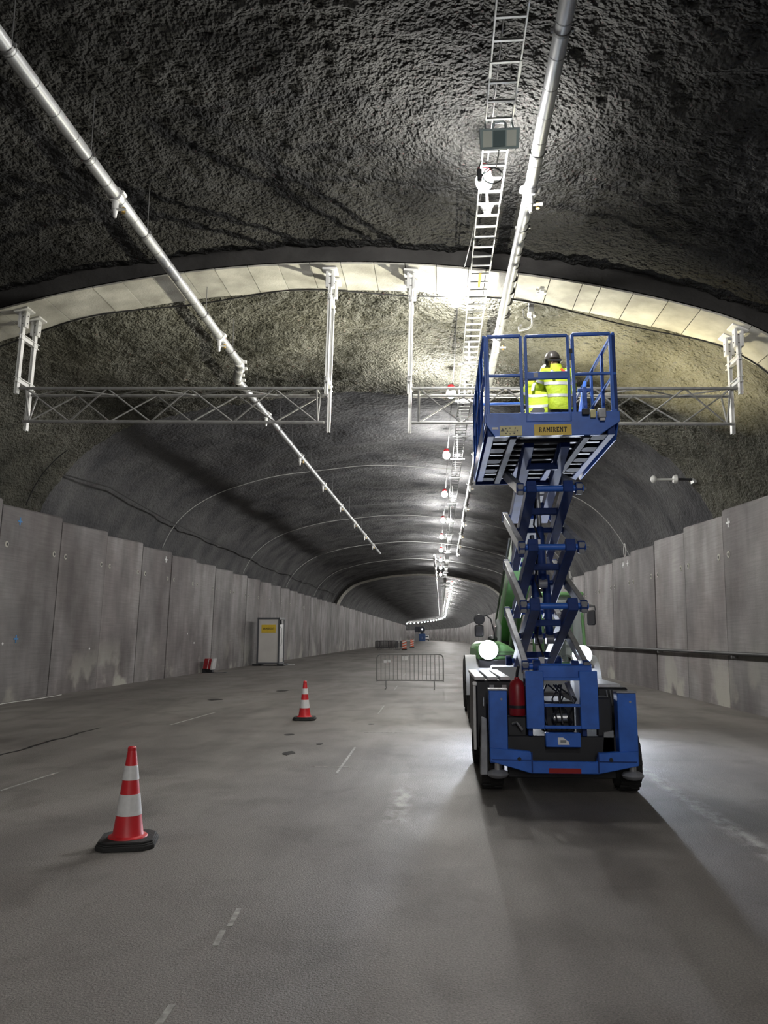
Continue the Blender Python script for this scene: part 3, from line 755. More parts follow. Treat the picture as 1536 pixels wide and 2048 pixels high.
ring_cable(19.6, 'short dark cable with loose end hanging above the left wall', 'cable_black', .016, 0.08, 0.16, d=.05)
pts = [(-10.80, 16.0, 5.75), (-10.80, 17.94, 5.98), (-10.69, 19.89, 6.15), (-10.52, 23.49, 6.36), (-10.66, 29.17, 6.16), (-10.76, 39.94, 6.04), (-10.76, 60, 6.0), (-10.76, 81, 6.0)]
tag(MB().path(pts, .022, 6).build('haunch_cable', 'cable_black'), 'long black cable running along the vault above the left wall', 'cable')
# hose line along the right wall, cable along the left wall foot
def hose():
    x = W3(6.72, 1.3, 20).x - .10
    t = thing('wall_hose', (x, 10, 1.27), 'black horizontal pipe line fixed along the right panel wall', 'pipe')
    MB().path([(x, 8, 1.30), (x, 16, 1.27), (x, 24, 1.25), (x, 40, 1.22), (x, 60, 1.2)], .042, 10).build('hose_run', 'cable_black', t)
    for Y in (12.3, 18.4, 24.5, 30.6, 36.7): MB().box(x - .05, x + .11, Y - .03, Y + .03, 1.16, 1.22).build('pipe_bracket', 'rod_steel', t)
hose()
pts = [(-10.78 + .05 * math.sin(k * 1.3), 14 + k * .6, .010) for k in range(14)]
tag(MB().path(pts, .010, 6).build('ground_cable', 'cable_white'), 'pale cable lying along the foot of the left wall', 'cable')

# ------------------------------------------------------------------ lettering
GLY = {
 'R': (.78, [((.16, 0), (.16, 1)), ((0, .06), (.34, .06)), ((0, .94), (.50, .94)), ((.58, .88), (.58, .58)), ((.16, .50), (.52, .50)), ((.40, .5), (.64, .04)), ((.54, .06), (.78, .06))]),
 'A': (.86, [((.14, 0), (.42, 1)), ((.42, 1), (.72, 0)), ((.24, .32), (.62, .32)), ((0, .06), (.30, .06)), ((.56, .06), (.86, .06)), ((.28, .94), (.46, .94))]),
 'M': (1.02, [((.15, 0), (.15, 1)), ((.15, 1), (.51, .30)), ((.51, .30), (.87, 1)), ((.87, 0), (.87, 1)), ((0, .06), (.30, .06)), ((.72, .06), (1.02, .06)), ((0, .94), (.2, .94)), ((.82, .94), (1.02, .94))]),
 'I': (.40, [((.20, 0), (.20, 1)), ((0, .06), (.40, .06)), ((0, .94), (.40, .94))]),
 'E': (.72, [((.16, 0), (.16, 1)), ((0, .06), (.70, .06)), ((0, .94), (.68, .94)), ((.16, .5), (.52, .5)), ((.64, 0), (.64, .26)), ((.62, .74), (.62, 1))]),
 'N': (.90, [((.16, 0), (.16, 1)), ((.16, 1), (.74, 0)), ((.74, 0), (.74, 1)), ((0, .06), (.30, .06)), ((0, .94), (.2, .94)), ((.6, .94), (.9, .94))]),
 'T': (.76, [((.38, 0), (.38, 1)), ((0, .94), (.76, .94)), ((.22, .06), (.54, .06)), ((.06, .70), (.06, 1)), ((.70, .70), (.70, 1))]),
}
def lettering(text, cx, y, cz, width, height, m, parent):
    tot = sum(GLY[c][0] for c in text) + .16 * (len(text) - 1); sx = width / tot; x = cx - width / 2; b = MB()
    for c in text:
        w, st = GLY[c]
        for (p, q) in st:
            A = Vector((x + p[0] * sx, y, cz - height / 2 + p[1] * height)); B = Vector((x + q[0] * sx, y, cz - height / 2 + q[1] * height))
            b.bar(A, B, .003, height * (.11 if abs(A.x - B.x) > abs(A.z - B.z) * 3 else .15), up=(0, 0, 1) if abs(A.z - B.z) < 1e-6 else (1, 0, 0))
        x += (w + .16) * sx
    return b.build('lettering', m, parent, smooth=False)

# ------------------------------------------------------------------ scissor lift
def wheel(b_t, b_r, x0, x1, y, z, R, side):
    xm = (x0 + x1) / 2; w = (x1 - x0) / 2
    b_t.lathe((xm, y, z), [(R * .58, -w), (R * .88, -w), (R * .97, -w * .75), (R, -w * .4), (R, w * .4), (R * .97, w * .75), (R * .88, w), (R * .58, w)], 28, 'x')
    e = side * w
    b_r.lathe((xm, y, z), [(.0, e * .55), (R * .2, e * .7), (R * .25, e * .95), (R * .3, e * .95), (R * .33, e * .6), (R * .55, e * .5), (R * .6, e * .98), (R * .585, e)], 20, 'x')
def treads(x0, x1, y, z, R, n, m, parent):
    b = MB()
    for k in range(n):
        a = 2 * math.pi * k / n; d = Vector((0, math.cos(a), math.sin(a)))
        for (xa, xb, sh) in ((x0, (x0 + x1) / 2 + .02, .5), ((x0 + x1) / 2 - .02, x1, 0)):
            a2 = a + sh * 2 * math.pi / n; d = Vector((0, math.cos(a2), math.sin(a2))); c = Vector((0, y, z)) + d * (R * 1.0)
            b.bar(Vector((xa, c.y, c.z)), Vector((xb, c.y, c.z)), R * 2 * math.pi / n * .5, R * .07, up=d)
    return b.build('tread', m, parent, smooth=False)

def scissor_lift():
    t = thing('scissor_lift', (1.27, 9.7, 0), 'blue raised scissor lift with railed platform and two workers aboard', 'lift')
    XC = 1.27
    # --- undercarriage
    MB().box(.66, 1.88, 8.62, 11.05, .30, .60).build('chassis', 'lift_black', t, bevel=.01)
    MB().box(.70, 1.84, 8.66, 8.75, .16, .34).build('front_skid', 'lift_black', t, bevel=.01)
    bp = MB().prism([(.50, .50), (.50, .36), (.92, .245), (1.61, .245), (2.02, .33), (2.02, .48), (1.62, .455), (1.60, .365), (.94, .365), (.92, .465)], 'y', 8.42, 8.50).build('front_bumper', 'blue_paint', t, bevel=.006)
    MB().box(1.10, 1.43, 8.412, 8.425, .250, .300).build('reflector', 'red_reflector', bp, label='dark red reflector strip')
    for x in (.93, 1.61): MB().bar((x, 8.41, .26), (x + (.0), 8.41, .46), .012, .02).build('bumper_rib', 'blue_dark', bp)
    for x in (.80, 1.74): MB().lathe((x, 8.41, .39), [(0, -.006), (.02, -.006), (.02, .02), (0, .02)], 10, 'y').build('tow_hole', 'print_black', bp)
    MB().box(.52, .92, 8.415, 8.422, .375, .385).box(1.62, 2.0, 8.415, 8.422, .365, .375).build('bumper_seam', 'blue_dark', bp)
    for x0, x1, zt in ((.50, .69, 1.085), (1.835, 2.03, 1.065)):
        c = MB().prism([(8.44, .34), (8.62, .34), (8.62, zt), (8.44, zt)], 'x', x0, x1).build('corner_column', 'blue_paint', t, bevel=.008)
        MB().box(x0 - .005, x1 + .005, 8.43, 8.63, zt, zt + .015).build('column_cap', 'lift_grey', c)
        for z in (.42, zt - .09): MB().lathe((x0 + .13, 8.437, z), [(0, -.006), (.012, -.006), (.012, .01), (0, .01)], 8, 'y').build('bolt', 'lift_grey', c)
    for x in (.585, 1.985):
        f = MB().ball((x, 8.56, .215), (.115, .115, .05), 20, 6).build('outrigger_foot', 'lift_grey', t)
        MB().tube((x, 8.56, .22), (x, 8.56, .42), .04, 12).build('outrigger_rod', 'steel', f)
    for x0, x1 in ((.90, 1.09), (1.47, 1.66)):
        MB().box(x0, x1, 8.54, 8.60, .68, 1.285).build('mast_plate', 'blue_paint', t, bevel=.006)
        MB().box(x0 + .02, x0 + .07, 8.60, 9.0, .60, 1.25).build('mast_gusset', 'blue_dark', t, bevel=.006)
    MB().box(1.05, 1.62, 8.62, 8.72, 1.19, 1.34).build('mast_crossbeam', 'blue_paint', t, bevel=.008)
    for z in (.70, .925, 1.20): MB().box(1.09, 1.47, 8.53, 8.57, z - .016, z + .016).build('ladder_rung', 'blue_paint', t, bevel=.004)
    bx = MB().box(1.09, 1.455, 8.50, 8.60, .50, .645).build('step_box', 'blue_paint', t, bevel=.006)
    MB().prism([(1.215, .525), (1.335, .525), (1.325, .56), (1.27, .60), (1.215, .60)], 'y', 8.494, 8.502).build('spec_label', 'print_white', bx, smooth=False, label='white data sticker')
    MB().box(1.24, 1.30, 8.491, 8.4945, .545, .575).build('spec_print', 'vehicle_grey', bx, smooth=False)
    # machinery behind the ladder
    m = MB().box(1.12, 1.44, 8.75, 9.5, .62, .95).build('hydraulic_pack', 'lift_black', t, bevel=.02)
    MB().tube((1.20, 8.72, .78), (1.36, 8.72, .78), .05, 12).build('pump', 'steel', m)
    for k in range(6):
        x = 1.13 + .055 * k
        MB().path([(x, 8.74, .66), (x + .06 * math.sin(k * 2.1), 8.66, .72 + .03 * (k % 3)), (x - .08 * math.cos(k * 1.7), 8.69, .95 + .03 * (k % 4)), (1.16 + .2 * ((k * 37) % 10) / 10, 8.85, 1.12)], .010, 6).build('hydraulic_hose', 'lift_black', m)
    MB().bar((1.36, 8.70, 1.16), (1.45, 8.75, .95), .03, .05).build('support_strut', 'lift_grey', t)
    MB().box(.70, .92, 8.68, 8.8, .50, .80).build('valve_block', 'lift_black', t, bevel=.02)
    MB().path([(.76, 8.66, .72), (.80, 8.62, .74), (.86, 8.62, .66)], .016, 8).build('hose_joint', 'steel', t)
    MB().box(1.66, 1.83, 8.70, 9.0, .45, 1.0).build('battery_box', 'lift_black', t, bevel=.02)
    MB().prism([(1.70, .42), (1.82, .42), (1.82, .66), (1.72, .64)], 'y', 8.62, 8.66).build('mud_flap', 'vehicle_grey', t)
    # fire extinguisher strapped to the frame
    fe = MB().lathe((.825, 8.74, 0), [(.0, .80), (.085, .80), (.092, .82), (.092, 1.10), (.07, 1.16), (.03, 1.19), (.025, 1.21)], 20).build('fire_extinguisher', 'red_paint', t, label='red fire extinguisher')
    MB().path([(.825, 8.74, 1.20), (.83, 8.72, 1.26), (.845, 8.70, 1.33)], .016, 8).build('valve_lever', 'lift_black', fe)
    MB().lathe((.825, 8.74, 0), [(.092, .88), (.097, .88), (.097, .91), (.092, .91)], 20).build('strap', 'lift_black', fe)
    MB().path([(.90, 8.70, .84), (.905, 8.70, 1.0), (.90, 8.70, 1.2)], .008, 6).build('hose', 'lift_black', fe)
    # side modules
    ml = MB().box(.385, .80, 8.98, 10.95, .42, 1.16).build('side_module', 'lift_black', t, bevel=.02)
    for k in range(3):
        x = .37 + .145 * k; MB().box(x, x + .115, 8.96, 10.95, 1.16, 1.20).build('cover_slat', 'lift_white', ml, bevel=.008)
    MB().box(.355, .385, 8.97, 9.03, .40, 1.10).build('edge_plate', 'lift_white', ml, bevel=.005)
    MB().box(.35, .40, 8.95, 9.0, 1.10, 1.145).build('side_lamp', 'print_white', ml, bevel=.01)
    for x in (.54, .68): MB().box(x, x + .05, 8.972, 8.982, 1.06, 1.11).build('vent_plate', 'vehicle_grey', ml)
    MB().path([(.47, 8.975, .98), (.47, 8.955, .97), (.47, 8.955, .88), (.47, 8.975, .87)], .008, 6).build('latch', 'steel', ml)
    mr = MB().box(1.76, 2.10, 9.10, 10.95, .42, 1.08).build('side_module', 'lift_black', t, bevel=.02)
    MB().box(1.72, 2.02, 9.08, 10.95, 1.08, 1.12).build('cover_slat', 'lift_white', mr, bevel=.008)
    for k in range(3): MB().path([(1.86 + .04 * k, 9.09, 1.05), (1.86 + .04 * k, 9.05, .98), (1.88 + .04 * k, 9.09, .88)], .008, 6).build('side_hose', 'steel', mr)
    for (x0, x1, y, s_) in ((.42, .66, 8.93, -1), (1.88, 2.11, 8.93, 1), (.40, .66, 10.62, -1), (1.88, 2.13, 10.62, 1)):
        a, r = MB(), MB(); wheel(a, r, x0, x1, y, .335, .325, s_); w = a.build('wheel', 'rubber', t); r.build('rim', 'lift_grey', w)
        treads(x0 + .01, x1 - .01, y, .335, .322, 22, 'rubber', w)
    MB().prism([(.40, .20), (.48, .20), (.48, .78), (.42, .80)], 'y', 8.55, 8.62).build('outrigger_leg', 'lift_grey', t, bevel=.01)
    # --- scissor stack
    Z = [1.32, 1.99, 2.66, 3.34, 3.90]; YF, YB = 8.88, 11.0
    def arm(x, a, b, w, h, m, name='scissor_arm'):
        a, b = Vector((x, *a)), Vector((x, *b)); d = (b - a).normalized() * .07
        o = MB().bar(a - d, b + d, w, h).build(name, m, t, bevel=.008)
        return o
    for k in range(4):
        z0, z1 = Z[k], Z[k + 1]
        yb1 = YB if k < 3 else 10.75; yf1 = YF if k < 3 else 9.0
        for x in (.935, 1.605): arm(x, (YF, z0), (yb1, z1), .07, .125, 'lift_grey')
        for x in (1.06, 1.48): arm(x, (YB, z0), (yf1, z1), .115, .15, 'blue_dark')
        MB().tube((.91, (YF + YB) / 2, (z0 + z1) / 2), (1.63, (YF + YB) / 2, (z0 + z1) / 2), .035, 12).build('centre_pin', 'blue_dark', t)
        MB().box(1.08, 1.46, YB - .45, YB - .38, z0 + .05, z0 + .13).build('arm_spacer', 'blue_dark', t, bevel=.006)
        MB().box(1.08, 1.46, YF + .50, YF + .57, z1 - .22, z1 - .14).build('arm_spacer', 'blue_dark', t, bevel=.006)
    for k in range(4):
        for y in (YF, YB):
            p = MB().tube((.90, y, Z[k]), (1.66, y, Z[k]), .036, 14).build('pivot_tube', 'blue_paint', t)
            for x in (.935, 1.06, 1.48, 1.605):
                MB().lathe((x, y, Z[k]), [(.036, -.04), (.068, -.04), (.072, -.03), (.072, .03), (.068, .04), (.036, .04)], 14, 'x').build('pivot_boss', 'blue_dark', p)
            MB().lathe((1.665, y, Z[k]), [(.0, 0), (.02, 0), (.018, .03), (0, .03)], 8, 'x').build('grease_cap', 'steel', p)
    for (a, b, x) in (((9.75, 1.62), (10.1, 2.95), 1.20), ((9.75, 1.62), (10.1, 2.95), 1.34), ((9.7, 2.3), (9.95, 3.5), 1.27)):
        A, B = Vector((x, *a)), Vector((x, *b)); M_ = A + (B - A) * .6
        c = MB().tube(A, M_, .05, 14).build('lift_cylinder', 'blue_dark', t); MB().tube(M_, B, .03, 12).build('cylinder_rod', 'steel', c)
        MB().lathe(tuple(A), [(.02, -.05), (.06, -.05), (.06, .05), (.02, .05)], 12, 'x').build('cylinder_eye', 'lift_grey', c)
    for k in range(3):     # slack hoses and warning plates in the stack
        MB().path([(1.16, 9.0, Z[k] + .1), (1.13, 9.3, Z[k] + .32), (1.18, 9.6, Z[k] + .45), (1.15, 9.2, Z[k] + .62)], .012, 6).build('hose_loop', 'lift_black', t)
        MB().box(1.10, 1.16, 8.95, 9.0, Z[k] - .02, Z[k] + .10).build('hose_clip', 'lift_white', t)
    # --- platform
    PX0, PX1, PY0, PY1, PB, PF = .53, 1.99, 8.50, 11.12, 3.88, 4.06
    pl = MB().box(PX0 + .03, PX1 - .03, PY0 + .04, PY1, 4.03, 4.055).build('deck', 'lift_plate', t)
    for x0, x1 in ((PX0 + .02, PX0 + .10), (PX1 - .10, PX1 - .02)):
        MB().box(x0, x1, PY0 + .02, PY1, PB, 4.03).build('deck_side_beam', 'blue_dark', t, bevel=.006)
    for x0, x1 in ((.80, .88), (1.62, 1.70)):
        MB().box(x0, x1, PY0 + .03, PY1, PB - .03, PB + .02).build('slide_rail', 'lift_plate', t, bevel=.006)
    n = 9
    for k in range(n):
        y = PY0 + .16 + (PY1 - PY0 - .3) * k / (n - 1)
        MB().box(PX0 + .10, PX1 - .10, y - .045, y + .045, PB + .02, PB + .07).build('cross_member', 'lift_black', t, bevel=.012)
        if k % 2 == 0:
            MB().prism([(PX0 + .09, y - .11), (PX0 + .22, y - .11), (PX0 + .26, y - .07), (PX0 + .26, y + .07), (PX0 + .22, y + .11), (PX0 + .09, y + .11)], 'z', PB + .005, PB + .015).build('guide_plate', 'lift_plate', t)
            MB().prism([(PX1 - .09, y - .11), (PX1 - .22, y - .11), (PX1 - .26, y - .07), (PX1 - .26, y + .07), (PX1 - .22, y + .11), (PX1 - .09, y + .11)], 'z', PB + .005, PB + .015).build('guide_plate', 'lift_plate', t)
    for x0, x1 in ((1.02, 1.10), (1.45, 1.53)): MB().box(x0, x1, 8.95, PY1 - .1, PB - .01, PB + .02).build('arm_track', 'blue_dark', t, bevel=.004)
    MB().box(PX0, PX1 - .25, PY1, PY1 + .04, PB - .04, 4.16).build('rear_toe_board', 'blue_dark', t, bevel=.008)
    tb = MB().prism([(PX0 + .01, 4.14), (PX0 + .01, 4.0), (PX0 + .10, PB - .01), (PX1 - .20, PB - .01), (PX1 + .03, 4.02), (PX1 + .03, 4.14)], 'y', PY0 - .02, PY0 + .02).build('front_toe_board', 'blue_paint', t, bevel=.005)
    for x in (PX0, PX1 - .01): MB().box(x - .01, x + .02, PY0, PY1, 4.03, 4.17).build('side_toe_board', 'blue_paint', t, bevel=.005)
    for x, s_ in ((PX0 - .02, -1), (PX1 + .02, 1)):
        MB().prism([(PY0 + .05, 4.0), (PY0 + .2, 3.86), (PY1 - .15, 3.86), (PY1, 3.95), (PY1, 4.05), (PY0 + .05, 4.05)], 'x', x - .006, x + .006).build('side_skirt', 'blue_paint', t)
    sg = MB().box(1.068, 1.482, PY0 - .029, PY0 - .02, 3.872, 3.996).build('name_sign', 'sign_yellow', tb, smooth=False, label='yellow plate lettered RAMIRENT')
    lettering('RAMIRENT', 1.275, PY0 - .031, 3.936, .305, .056, 'print_black', tb)
    MB().box(.685, .935, PY0 - .029, PY0 - .02, 3.876, 3.988).build('warning_sign', 'sign_cream', tb, smooth=False, label='cream warning sticker with pictograms')
    g = MB(); yy0, yy1 = PY0 - .032, PY0 - .029
    g.prism([(.695, 3.925), (.74, 3.925), (.7175, 3.962)], 'y', yy0, yy1)
    for (x, z) in ((.755, 3.955), (.80, 3.96), (.755, 3.90), (.80, 3.895), (.845, 3.90), (.88, 3.93), (.86, 3.96), (.77, 3.925)): g.box(x - .006, x + .006, yy0, yy1, z - .007, z + .007)
    g.box(.765, .86, yy0, yy1, 3.918, 3.921).box(.852, .856, yy0, yy1, 3.90, 3.955)
    g.build('pictogram', 'frame_dark', tb, smooth=False)
    MB().box(.60, .67, PY0 - .026, PY0 - .02, 3.95, 3.975).build('small_sticker', 'print_white', tb, smooth=False)
    # rails: square blue tube frames
    RT, RM, RBt = 5.055, 4.585, 4.14; S = .036
    def rail(pts, name='guard_rail', w=S, m='blue_paint'):
        b = MB()
        for a, c in zip(pts[:-1], pts[1:]): b.bar(a, c, w, w)
        return b.build(name, m, t, bevel=.005)
    def frame(x0, x1, name):
        y = PY0
        f = rail([(x0, y, RBt - .06), (x0, y, RT), (x1, y, RT), (x1, y, RBt - .06)], name)
        return f
    f = frame(.565, .945, 'front_rail'); rail([(.565, PY0, RM), (.945, PY0, RM)], 'mid_rail', .03)
    f = frame(1.53, 1.955, 'front_rail'); rail([(1.53, PY0, RM), (1.955, PY0, RM)], 'mid_rail', .03)
    MB().bar((PX0 + .012, PY0 + .02, 4.1), (PX0 + .012, PY0 + .02, RT), .03, .05).build('corner_post', 'blue_paint', t, bevel=.005)
    MB().bar((PX1, PY0 + .03, 4.1), (PX1, PY0 + .03, RT + .01), .045, .045).build('corner_post', 'blue_dark', t, bevel=.005)
    g = rail([(1.0, PY0 - .01, 4.03), (1.0, PY0 - .01, RT - .01), (1.475, PY0 - .01, RT - .01), (1.475, PY0 - .01, 4.03)], 'gate', .032)
    MB().box(1.0, 1.475, PY0 - .03, PY0 + .01, 4.53, 4.615).build('gate_mid_plate', 'blue_paint', g, bevel=.004)
    MB().box(1.0, 1.475, PY0 - .03, PY0 + .01, 4.03, 4.125).build('gate_kick_plate', 'blue_paint', g, bevel=.004)
    MB().box(1.08, 1.13, PY0 - .036, PY0 - .03, 4.545, 4.60).build('gate_sticker', 'lift_grey', g)
    for z in (4.2, 4.75): MB().tube((1.502, PY0 - .01, z), (1.502, PY0 - .01, z + .12), .014, 8).build('gate_hinge', 'steel', g)
    MB().box(1.485, 1.525, PY0 - .03, PY0 + .01, 4.83, 4.88).build('gate_latch', 'lift_black', g)
    for x in (PX0, PX1):
        rail([(x, PY0, RT), (x, PY1, RT)], 'side_rail'); rail([(x, PY0, RM), (x, PY1, RM)], 'mid_rail', .03)
        for y in (9.15, 9.8, 10.45, PY1): rail([(x, y, 4.1), (x, y, RT)], 'rail_post')
    rail([(PX0, PY1, RT), (PX1, PY1, RT)], 'rear_rail'); rail([(PX0, PY1, RM), (PX1, PY1, RM)], 'mid_rail', .03)
    rail([(1.78, 9.2, 4.1), (1.78, 9.2, 4.66)], 'folding_post', .05)
    rail([(1.70, 9.2, 4.62), (1.86, 9.2, 4.62)], 'folding_rail', .04)
    rail([(1.66, 9.05, 4.12), (1.93, 9.9, 4.95)], 'folding_brace', .045)
    cb = MB().box(1.60, 1.68, PY0 - .07, PY0 - .02, 4.09, 4.16).build('socket_box', 'lift_black', t, bevel=.006)
    MB().box(1.69, 1.75, PY0 - .06, PY0 - .02, 4.06, 4.15).build('inspection_tag', 'sign_cream', cb, bevel=.004)
    MB().box(1.77, 1.86, PY0 - .08, PY0 - .02, 4.05, 4.16).build('control_box', 'lift_grey', t, bevel=.008)
    MB().box(1.79, 1.85, PY0 - .07, PY0 - .03, 4.02, 4.05).build('control_plug', 'lift_white', t, bevel=.005)
    return t
scissor_lift()

# ------------------------------------------------------------------ workers
def loft(b, rings, n=18):
    """rings: (centre, rx, ry, tilt about x)"""
    vs = []; fs = []
    for (c, rx, ry, tl) in rings:
        for k in range(n):
            a = 2 * math.pi * k / n; x, y = rx * math.cos(a), ry * math.sin(a)
            vs.append((c[0] + x, c[1] + y * math.cos(tl), c[2] + y * math.sin(tl)))
    m = len(rings)
    for i in range(m - 1):
        for k in range(n):
            l = (k + 1) % n; fs.append((i * n + k, i * n + l, (i + 1) * n + l, (i + 1) * n + k))
    fs += [tuple(range(n - 1, -1, -1)), tuple(range((m - 1) * n, m * n))]
    return b.add(vs, fs)
def worker(loc, rz, lean, side, label, helmet, headx, jm, bend_h=0.0, drop=0.0):
    t = thing('person', loc, label, 'person'); ORG[t.name] = Vector((0, 0, 0)); t.rotation_euler[2] = rz
    hip = .88 - drop
    def sp(h):      # point on the spine, h above the hip
        return Vector((side * h * .8, math.sin(lean) * h * (1 + .5 * h), hip + math.cos(lean) * h))
    V = []; E_ = []; Rr = []
    def add(p, r, link=None):
        V.append(tuple(p)); Rr.append(r)
        if link is not None: E_.append((link, len(V) - 1))
        return len(V) - 1
    pel = add(sp(0), (.11, .09)); s1 = add(sp(.22), (.11, .08), pel); ch = add(sp(.40), (.11, .07), s1); nk = add(sp(.56), (.045, .045), ch)
    hd0 = sp(.56) + Vector((headx, .06 + .1 * math.sin(lean), .10)); h1 = add(hd0, (.075, .085), nk); h2 = add(hd0 + Vector((headx * .3, .03, .10)), (.07, .085), h1)
    nose = add(hd0 + Vector((0, .105, .035)), (.014, .014), h1)
    hands = []
    for sgn, reach in ((-1, (.30, .30)), (1, (.28, .24))):
        sh = add(sp(.48) + Vector((sgn * .17, 0, 0)), (.045, .045), ch)
        el = add(sp(.30) + Vector((sgn * .24, .16, -.02)), (.03, .03), sh)
        wr = add(sp(.38) + Vector((sgn * .12, .16 + reach[0], .04)), (.022, .022), el)
        pm = add(Vector(V[wr]) + Vector((-sgn * .02, .07, .02)), (.036, .018), wr)
        for k in range(4):
            f1 = add(Vector(V[pm]) + Vector((-.03 + .02 * k, .045 + .006 * (k in (1, 2)), .012)), (.009, .009), pm)
            add(Vector(V[f1]) + Vector((0, .022, -.024)), (.008, .008), f1)
        th = add(Vector(V[wr]) + Vector((-sgn * .045, .045, .02)), (.010, .010), wr); add(Vector(V[th]) + Vector((-sgn * .01, .03, .01)), (.008, .008), th)
        hands.append((sh, el, wr))
    legs = []
    for sgn in (-1, 1):
        hp = add(sp(0) + Vector((sgn * .09, 0, -.06)), (.085, .085), pel); kn = add((sgn * .11, .05 + drop * .5, .46 - drop * .4), (.06, .06), hp)
        an = add((sgn * .12, -.02, .09), (.04, .04), kn); ft = add((sgn * .13, .14, .045), (.04, .035), an); legs.append((hp, kn, an, ft))
    me = bpy.data.meshes.new('body'); me.from_pydata(V, E_, []); me.materials.append(MATS['skin'])
    o = bpy.data.objects.new('body', me); COL.objects.link(o); o.parent = t
    md = o.modifiers.new('skin', 'SKIN'); md.use_smooth_shade = True
    for i, r in enumerate(Rr): me.skin_vertices[0].data[i].radius = r
    me.skin_vertices[0].data[0].use_root = True
    sub = o.modifiers.new('sub', 'SUBSURF'); sub.levels = 1; sub.render_levels = 1
    # jacket
    b = MB()
    loft(b, [(sp(h), rx, ry, lean) for h, rx, ry in ((-.14, .185, .155), (-.10, .195, .165), (.0, .185, .155), (.10, .18, .15), (.24, .20, .155), (.36, .215, .15), (.44, .205, .135), (.50, .15, .11), (.54, .092, .092), (.60, .082, .088), (.63, .078, .085))])
    for (sh, el, wr) in hands:
        A, B, C_ = Vector(V[sh]), Vector(V[el]), Vector(V[wr]); I = A + (sp(.42) - A) * .35
        b.path([I, A, A + (B - A) * .5, B, B + (C_ - B) * .5, C_], [.085, .088, .075, .068, .06, .05], 12)
    j = b.build('jacket', jm, t)
    for h0, h1, r in ((.06, .11, 1.0), (.26, .31, 1.0)):
        q = MB(); rx, ry = (.186, .156) if h0 < .2 else (.21, .16)
        loft(q, [(sp(h0), rx * .9, ry * .9, lean), (sp(h0), rx, ry, lean), (sp(h1), rx * 1.005, ry, lean), (sp(h1), rx * .9, ry * .9, lean)], 20); q.build('reflective_band', 'reflective', j)
    for sgn in (-1, 1):
        q = MB()
        q.path([sp(.31) + Vector((sgn * .11, -.142, 0)), sp(.42) + Vector((sgn * .11, -.132, 0)), sp(.48) + Vector((sgn * .10, -.10, 0)), sp(.515) + Vector((sgn * .095, -.02, 0))], .022, 6, ry=[.008] * 4)
        q.build('shoulder_band', 'reflective', j)
    for (sh, el, wr) in hands:
        A, B = Vector(V[sh]), Vector(V[el])
        MB().path([A + (B - A) * .55, A + (B - A) * .72], [.080, .077], 12).build('sleeve_band', 'reflective', j)
    if helmet == 'helmet_dark':
        q = MB(); c = sp(.46) + Vector((.05, -.128, 0)); q.bar(c + Vector((-.03, 0, .03)), c + Vector((.04, -.012, -.04)), .012, .03); q.build('shoulder_patch', 'orange_mark', j)
    # trousers and boots
    b = MB(); loft(b, [(sp(h), rx, ry, lean * .5) for h, rx, ry in ((-.16, .15, .13), (-.05, .165, .14), (.04, .15, .125))])
    for (hp, kn, an, ft) in legs: b.path([V[hp], V[kn], V[an]], [.105, .08, .07], 12)
    b.build('trousers', 'hivis_dark', t)
    for (hp, kn, an, ft) in legs:
        A, F = Vector(V[an]), Vector(V[ft])
        MB().path([(A.x, A.y - .06, .05), (A.x, A.y, .055), (F.x, F.y - .02, .05), (F.x, F.y + .06, .035)], [.045, .05, .05, .035], 10).box(A.x - .05, A.x + .05, A.y - .09, F.y + .07, 0, .025).build('boot', 'lift_black', t)
    hc = hd0 + Vector((headx * .3, .02, .06))
    hb = MB(); hb.ball(tuple(hc), (.115, .14, .135), 18, 8, z0=-.05)
    hb.lathe((hc.x, hc.y + .02, hc.z), [(.112, -.012), (.145, -.015), (.145, -.005), (.112, .005)], 18)
    hm = hb.build('helmet', helmet, t)
    MB().bar(hc + Vector((-.1, -.125, -.05)), hc + Vector((.1, -.125, -.05)), .02, .03).build('helmet_strap', 'lift_black', hm)
    q = MB()
    for sgn in (-1, 1): q.ball(tuple(hd0 + Vector((sgn * .085, .02, .02))), (.02, .045, .06), 10, 6)
    q.build('ear_guard', 'lift_black', hm)
    return t
worker((1.72, 10.55, 4.056), math.radians(6), math.radians(14), -.02, 'worker in yellow hi-vis jacket and dark helmet standing on the platform', 'helmet_dark', -.02, 'hivis', drop=.03)
worker((1.42, 10.70, 4.056), math.radians(-8), math.radians(24), .14, 'stooping worker in yellow hi-vis jacket and white helmet on the platform', 'helmet_white', .06, 'hivis', drop=.10)

